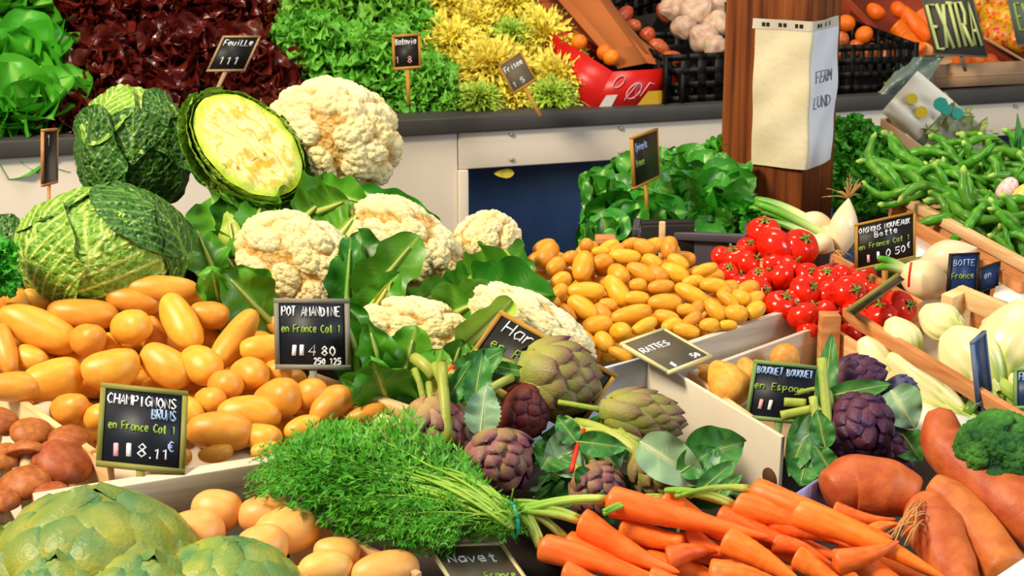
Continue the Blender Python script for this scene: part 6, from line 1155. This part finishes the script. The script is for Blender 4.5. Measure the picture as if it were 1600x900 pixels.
def garlic_mb(s):
    D = sph(20, 30); an = np.arctan2(D[..., 1], D[..., 0]); z = D[..., 2]; k = 1+.08*np.abs(np.cos(an*3.5+s)); P = D*.5*k[..., None]; P[..., 2] = P[..., 2]*.8+.35*np.clip(z-.8, 0, 1)*4*.5; return MB().grid(P, True)
gm = [garlic_mb(s).mesh('garlic_bulb', M_gar) for s in range(2)]; Ge = [(1088, 20, 56, 'largest white garlic bulb at the top'), (1122, 38, 44, 'white garlic bulb beside the post'), (1100, 60, 48, 'pinkish garlic bulb in front'), (1052, 12, 44, 'pink garlic bulb left of the largest'), (1118, 72, 40, 'garlic bulb lowest, half hidden by the post'), (1068, 42, 40, 'garlic bulb under the pink one'), (1124, 8, 40, 'garlic bulb at the top edge beside the post')]
for i, (x, y, wp, lb) in enumerate(Ge):
    p = W(x, y, 4.28+(60-y)*.003); kk = mpp(p); tag(mo('garlic_bulb', gm[i % 2], mtx(p, frame(idir(p, 40+i*50, 30)), (wp*kk,)*3)), lb, 'garlic', 'garlic in the tilted black crate')
om = potato_mb(80, 0, .1, .02, .95).mesh('shallot', M_oni); 
for i, (x, y) in enumerate(((985, 45), (1010, 60), (1000, 80), (1030, 75), (1048, 92), (975, 25), (1062, 30), (1040, 20))):
    p = W(x, y, 4.30+(70-y)*.003); kk = mpp(p); tag(mo('shallot', om, mtx(p, frame(idir(p, 30+i*40, 20)), (26*kk, 26*kk, 38*kk))), 'brown shallot in the tilted black crate, '+['far left', 'left of the middle', 'left lower', 'middle', 'lowest right', 'upper left', 'next to the pink garlic', 'top middle'][i], 'shallot', 'shallots in the tilted black crate')
# right of the post
blackcrate([KP(u2+.03, -.03, zt+.125), KP(u3+.04, -.03, zt+.125), KP(u3+.04, -.33, zt+.15), KP(u2+.03, -.33, zt+.15)], 'black plastic lattice crate right of the post, with red-brown onions', .12)
for i, (x, y, a_) in enumerate(((1312, 62, 'left'), (1337, 76, 'middle'), (1362, 82, 'right'), (1322, 36, 'yellow one at the back left'), (1350, 54, 'yellow one at the back right'), (1385, 86, 'rightmost'), (1306, 84, 'lowest left'))):
    p = W(x, y, 4.36); kk = mpp(p); m_ = om if 'yellow' not in a_ else orm; tag(mo('onion', m_, mtx(p, frame(idir(p, 20+i*50, 30)), (26*kk, 26*kk, 30*kk))), 'small onion in black crate right of post, '+a_, 'onion', 'onions in the right black crate')
Yc = 4.55; rt = empty('cardboard_box', mtx(W(1390, 70, Yc)), 'red-brown cardboard box of thick carrots leaning behind the black crate', 'box'); bb = W(1390, 70, Yc)
M_rk = plain('reddish_cardboard', '#8a2f12', .8, c2='#9a3a18')
quadbox(rt, 'side_panel', W(1300, -20, Yc+.1), W(1420, 92, Yc-.05), W(1405, 110, Yc-.02), W(1296, 30, Yc+.1), .004, M_rk, bb); quadbox(rt, 'bottom_panel', W(1300, -20, Yc+.1), W(1470, -40, Yc+.25), W(1480, 80, Yc+.12), W(1420, 100, Yc), .004, M_rk, bb)
quadbox(rt, 'end_panel', W(1350, -20, Yc+.3), W(1470, -30, Yc+.3), W(1465, 5, Yc+.28), W(1350, 8, Yc+.28), .004, M_kraftl, bb)
for i, (x1, y1, x2, y2, wp, of) in enumerate(((1356, 8, 1380, 28, 24, 0), (1376, 16, 1422, 58, 30, -.02), (1404, 10, 1452, 62, 28, 0), (1425, 6, 1446, 30, 26, .03), (1395, 4, 1412, 24, 24, .03), (1405, 74, 1458, 80, 26, -.03))):
    p = W((x1+x2)/2, (y1+y2)/2, Yc-.03+of); tag(mo('carrot' if i < 5 else 'yellow_squash', (bpm[0] if i == 5 else carm[i]) if i == 5 else carb if i % 2 else potm[1], span_M(x1, y1, x2, y2, wp, p, .3)), ['thick orange root at the back left of the leaning box', 'thickest orange root crossing the leaning box', 'orange root beside the EXTRA sign', 'short orange root at the top beside the EXTRA sign', 'small orange root at the top middle of the box', 'yellow squash at the lower corner of the leaning box'][i], 'vegetable', 'thick orange roots in the leaning box')
    if i < 5 and i % 2 == 0:
        o = bpy.data.objects[-1] if False else None
M_co = skin('bright_orange_root', '#ee5a0a', '#fa7a14', 4, .4)
for o in list(bpy.data.objects):
    if o.get('category') == 'vegetable' and not o.name.startswith('yellow'):
        me = o.data.copy(); me.materials.clear(); me.materials.append(M_co); o.data = me
# mangoes, tangerines and their trays
Yf = 4.62; mgm = potato_mb(75, .05, .1, .03, .9); tmg = NT('mango_skin'); colm = tmg.ramp(tmg.noise(4, 2, 'Object'), [(.35, lin('#b8b01c')), (.5, lin('#e8b41c')), (.62, lin('#e2501a')), (.7, lin('#c42a12'))]); M_mg = tmg.done(tmg.vary(colm, .1, .03), .35, .5); mgm = mgm.mesh('mango', M_mg)
for i, (x, y, wp, lb) in enumerate(((1548, 22, 34, 'at the left beside the EXTRA sign'), (1572, 32, 40, 'red and yellow one in the middle'), (1590, 18, 34, 'at the top right'), (1563, 56, 44, 'yellow-green one at the lower left'), (1590, 62, 40, 'green-yellow one at the lower right'), (1545, 44, 30, 'red one touching the EXTRA sign'), (1560, 5, 30, 'at the top edge'), (1604, 40, 36, 'cut by the right edge'), (1530, 8, 28, 'at the top left corner'))):
    p = W(x, y, Yf+(60-y)*.002); kk = mpp(p); tag(mo('mango', mgm, mtx(p, frame(idir(p, 30+i*55, 20), i), (wp*kk, wp*kk, wp*1.15*kk))), 'ripe mango '+lb, 'mango', 'mangoes at the top right')
quadlist = [(W(1535, 55, Yf-.06), W(1640, 118, Yf-.1), W(1640, 150, Yf-.1), W(1535, 95, Yf-.06))]
rt = empty('cardboard_box', mtx(W(1580, 100, Yf-.08)), 'red-brown cardboard box of mangoes at the top right', 'box'); bb = W(1580, 100, Yf-.08); quadbox(rt, 'side_panel', *quadlist[0], .005, M_rk, bb); quadbox(rt, 'bottom_panel', W(1500, 30, Yf+.12), W(1660, 20, Yf+.2), W(1660, 100, Yf+.08), W(1535, 85, Yf+.02), .004, M_rk, bb)
mb = MB(); plank(mb, W(1537, 56, Yf-.065)-bb, W(1640, 116, Yf-.105)-bb, [0, 0, -1], .008, .01); mo('rim', mb.mesh('rim', M_kraftl, False), None, rt)
u4, u5 = KU(K(1462, 150)), KU(K(1610, 140))
rt = empty('cardboard_tray', mtx(KP((u4+u5)/2, -.05, zt)), 'pale brown tray of tangerines on the ledge at the right', 'tray'); bb = KP((u4+u5)/2, -.05, zt)
quadbox(rt, 'front_panel', KP(u4, -.02, zt+.065), KP(u5, -.02, zt+.065), KP(u5, -.02, zt+.005), KP(u4, -.02, zt+.005), .005, M_kraftl, bb); quadbox(rt, 'bottom_panel', KP(u4, -.02, zt+.03), KP(u5, -.02, zt+.03), KP(u5, -.28, zt+.06), KP(u4, -.28, zt+.06), .005, M_kraftl, bb); quadbox(rt, 'side_panel', KP(u4, -.02, zt+.065), KP(u4, -.28, zt+.1), KP(u4, -.28, zt+.03), KP(u4, -.02, zt+.005), .005, M_kraftl, bb)
tm_ = potato_mb(76, 0, 0, .02, 1.).mesh('tangerine', M_ora)
for i, (x, y, lb) in enumerate(((1488, 112, 'leftmost'), (1502, 98, 'upper left'), (1516, 112, 'front centre left'), (1526, 96, 'topmost'), (1538, 110, 'front centre'), (1546, 98, 'upper right'), (1556, 114, 'front right'), (1568, 110, 'rightmost'), (1478, 116, 'lowest at the left end'))):
    p = W(x, y, K(x, 150)[1]+.06+(112-y)*.003); kk = mpp(p); tag(mo('tangerine', tm_, mtx(p, frame(idir(p, 60+i*30, 20)), (29*kk, 29*kk, 27*kk))), 'orange tangerine in the pale tray, '+lb, 'tangerine', 'tangerines in the pale tray')
# grey-green clear punnet between the black crate and the tangerines
p = K(1425, 125, .0); rt = empty('plastic_bag', mtx(p), 'crumpled grey-green plastic bag hanging over the ledge beside the tangerines', 'bag')
Pm = np.array([[W(1412+u*64-v*38, 90+v*58-u*2, p[1]+.02+.012*math.sin(u*9+v*4)+.01*math.sin(v*8)-v*.05)-p for u in np.linspace(0, 1, 24)] for v in np.linspace(0, 1, 20)])
mo('film', MB().grid(Pm).mesh('film', plain('grey_green_film', '#7c8c84', .2, .6, c2='#5a6a64', sc=18)), None, rt); Pm2 = Pm+np.array([0, .03, 0])-.0; mo('film', MB().grid(Pm2).mesh('film', plain('dull_green_film', '#6a7468', .3, .5, c2='#8a8a58', sc=14)), None, rt)
# ================================================================ chalk price signs
sign(W(158, 598, 1.93), W(294, 612, 1.93), W(150, 728, 1.87), M_slate, M_fol, [('CHAMPIGNONS', .09, .24, .0125, 'w'), ('BRUNS', .60, .38, .0125, 'b'), ('en France Cat 1', .12, .54, .010, 'g'), ('|', .17, .86, .016, 'p'), ('|', .31, .86, .016, 'w'), ('8', .46, .85, .016, 'w'), ('.', .56, .85, .015, 'w'), ('11', .64, .85, .012, 'w'), ('€', .80, .75, .012, 'b')], 'olive framed slate reading CHAMPIGNONS BRUNS in front of the yellow potatoes', stake=.045)
sign(W(428, 466, 2.12), W(546, 467, 2.12), W(430, 577, 2.09), M_slate, M_fgr, [('POT AMANDINE', .10, .25, .0125, 'w'), ('en France Cat 1', .10, .48, .010, 'g'), ('|', .20, .80, .014, 'w'), ('|', .31, .80, .014, 'w'), ('4', .44, .80, .014, 'w'), ('80', .62, .80, .012, 'w'), ('250 125', .52, .93, .008, 'w')], 'grey framed dark blue slate reading POT AMANDINE between potatoes and cauliflowers')
sign(W(782, 484, 2.08), W(966, 586, 2.04), W(716, 578, 2.05), M_slatek, M_foc, [('Haricots', .10, .26, .0175, 'w'), ('en France', .09, .50, .012, 'g')], 'ochre framed black slate reading Haricots, leaning behind the largest artichoke', fw=.006)
sign(W(664, 852, 1.72), W(784, 848, 1.72), W(716, 930, 1.66), M_slateg, M_fpa, [('Navet', .16, .38, .0125, 'w'), ('France', .5, .72, .010, 'g')], 'pale framed grey slate reading Navet at the bottom edge', fw=.0045, stake=.02)
sign(W(1178, 562, 2.12), W(1284, 573, 2.12), W(1164, 654, 2.08), M_slate, M_fgn, [('BOUQUET BOUQUET', .07, .22, .0095, 'b'), ('en Espagne', .07, .48, .009, 'g'), ('|', .14, .82, .013, 'p'), ('|', .28, .82, .013, 'w')], 'green framed slate reading BOUQUET beside the right artichoke bundle', fw=.005)
sign(W(1336, 350, 2.56), W(1430, 329, 2.58), W(1336, 424, 2.54), M_slatek, M_foc, [('OIGNONS NOUVEAUX', .06, .24, .0085, 'w'), ('Botte', .32, .38, .009, 'w'), ('en France Cat 1', .06, .58, .008, 'g'), ('|', .18, .88, .012, 'p'), ('|', .34, .86, .012, 'w'), ('0', .50, .85, .012, 'w'), ('50', .66, .83, .011, 'w'), ('€', .86, .76, .009, 'w')], 'ochre framed black slate about onions in front of the spring onions', fw=.004, lt=.0009)
sign(W(1010, 516, 2.26) if False else W(968, 538, 2.16), W(1036, 514, 2.24), W(1046, 584, 2.10), M_slateg, M_fpa, [('RATTES', .10, .42, .012, 'w'), ('|', .2, .93, .010, 'w'), ('50', .7, .9, .010, 'w')], 'dusty brown slate leaning back at the front of the small potato heap', fw=.004, stake=.0)
sign(W(1484, 396, 2.46), W(1530, 394, 2.47), W(1478, 468, 2.44), M_slateb, M_slatek, [('BOTTE', .14, .28, .009, 'b'), ('France', .12, .56, .009, 'g')], 'narrow dark blue slate standing beside the large white onions', fw=.003, lt=.0009)
sign(W(1532, 418, 2.50), W(1562, 408, 2.52), W(1528, 458, 2.49), M_slateb, M_slatek, [('en', .2, .5, .009, 'b')], 'small dark blue slate behind the narrow blue one', fw=.003)
sign(W(1584, 576, 2.05), W(1640, 574, 2.05), W(1584, 640, 2.02), M_slateb, M_fgn, [('FENOUIL', .14, .3, .010, 'b')], 'blue slate cut by the right edge above the broccoli', fw=.004)
sign(W(1322, 486, 2.25), W(1404, 428, 2.36), W(1332, 492, 2.30), M_slateg, M_fol, [('Tomate', .3, .6, .008, 'k')], 'olive slate seen nearly edge-on, sloping over the tomatoes', fw=.003, stake=.03)
sign(W(1518, 534, 2.08), W(1538, 516, 2.13), W(1528, 634, 2.04), M_slateb, plain('blue_grey_frame', '#5f6f8f', .5), [], 'blue-grey slate seen edge-on beside the broccoli', fw=.004, stake=.02)
sign(W(1190, 404, 2.52), W(1198, 404, 2.62), W(1190, 470, 2.50), M_slatek, M_woodo, [], 'thin slate seen edge-on between the small potatoes and the tomatoes', fw=.004, stake=.02)
sign(W(66, 202, 3.0), W(89, 200, 3.16), W(66, 292, 3.0), M_slatek, M_woodo, [('1', .3, .3, .02, 'w')], 'narrow brown slate seen nearly edge-on above the round savoy', fw=.005, stake=.25)
sign(W(986, 214, 2.72), W(1026, 200, 2.90), W(990, 296, 2.71), M_slatek, M_foc, [('Epinards', .1, .3, .012, 'b'), ('France', .1, .6, .011, 'g')], 'tall ochre framed slate turned sideways in the spinach', fw=.004)
sign(W(612, 55, 3.75), W(657, 52, 3.75), W(614, 110, 3.72), M_slatek, M_foc, [('Batavia', .12, .3, .014, 'w'), ('1 8', .1, .82, .015, 'p')], 'small ochre framed slate stuck in the curly green lettuce', fw=.006, stake=.08)
sign(W(778, 103, 3.80), W(814, 80, 3.82), W(802, 148, 3.76), M_slateg, M_foc, [('Frisee', .12, .35, .014, 'w'), ('1 5', .15, .85, .012, 'w')], 'tilted grey slate stuck in the yellow frisee', fw=.004, stake=.08)
sign(W(348, 56, 3.62), W(408, 56, 3.66), W(322, 112, 3.58), M_slatek, plain('brown_frame', '#a88a64', .6), [('Feuille', .12, .28, .014, 'w'), ('111', .2, .8, .018, 'w')], 'slanting brown framed slate in the dark red lettuce', fw=.005, stake=.08)
# large EXTRA sign and its neighbour
sg = sign(W(1436, -18, 4.3), W(1518, -14, 4.3), W(1462, 86, 4.28), plain('grey_board', '#4c4a44', .7), plain('grey_board_frame', '#5a574f', .7), [], 'large grey board reading EXTRA in tall yellow-green letters at the top right', fw=.004, stake=.04, name='price_board')
bo = np.array(sg.location); mb = MB(); rd = random.Random(4); TLb, TRb, BLb = W(1436, -18, 4.3), W(1518, -14, 4.3), W(1462, 86, 4.28)
def eb(u, v): return TLb+(TRb-TLb)*u+(BLb-TLb)*v-bo+nrm(CAM-TLb)*.006
for i, ch in enumerate('EXTRA'):
    for s_ in GL[ch]: tube(mb, [eb(.07+i*.185+q[0]/4*.13, .90-q[1]/6*.66-(i*.02)) for q in s_], .0048, 5)
mo('lettering', mb.mesh('lettering', plain('yellow_green_paint', '#c8d68a', .7)), None, sg)
sg = sign(W(1572, -10, 4.34), W(1640, -10, 4.34), W(1590, 72, 4.32), plain('grey_board_b', '#55605a', .7), plain('grey_board_frame_b', '#5a6a60', .7), [('EXTRA', .12, .7, .07, 'g')], 'second grey board cut by the top right corner', fw=.004, stake=.04, name='price_board', lt=.004)
# small bits in front of the spinach crate
p = W(1034, 385, 2.60); mb = MB(); plank(mb, W(1030, 346, 2.6)-p, W(1040, 346, 2.6)-p, [0, 0, -1], .06, .008); tag(mo('wooden_peg', mb.mesh('wooden_peg', M_wood, False), mtx(p), None, .002), 'pale wooden peg standing at the back of the small potato heap', 'peg')
M_crt = plain('matt_black_crate', '#1b1512', .6)
a_, b_ = W(1002, 352, 2.70), W(1085, 350, 2.70); c_ = (a_+b_)/2; rt = empty('plastic_crate', mtx(c_-np.array([0, 0, .08])), 'black crate end under the left of the spinach behind the small potatoes', 'crate'); mb = MB(); plank(mb, a_-c_+np.array([0, 0, .08]), b_-c_+np.array([0, 0, .08]), [0, 0, -1], .09, .012); mo('end_panel', mb.mesh('end_panel', M_crt, False), None, rt, .002); mb = MB(); plank(mb, a_-c_+np.array([0, .01, .085]), b_-c_+np.array([0, .01, .085]), [0, 0, -1], .012, .02); mo('rim', mb.mesh('rim', M_crt, False), None, rt, .002)
p = W(946, 374, 2.66); mb = MB(); box(mb, (0, 0, 0), (.034, .03, .012)); tag(mo('wooden_block', mb.mesh('wooden_block', M_woodo, False), mtx(p), None, .003), 'small orange-brown wooden block behind the small potatoes', 'block')
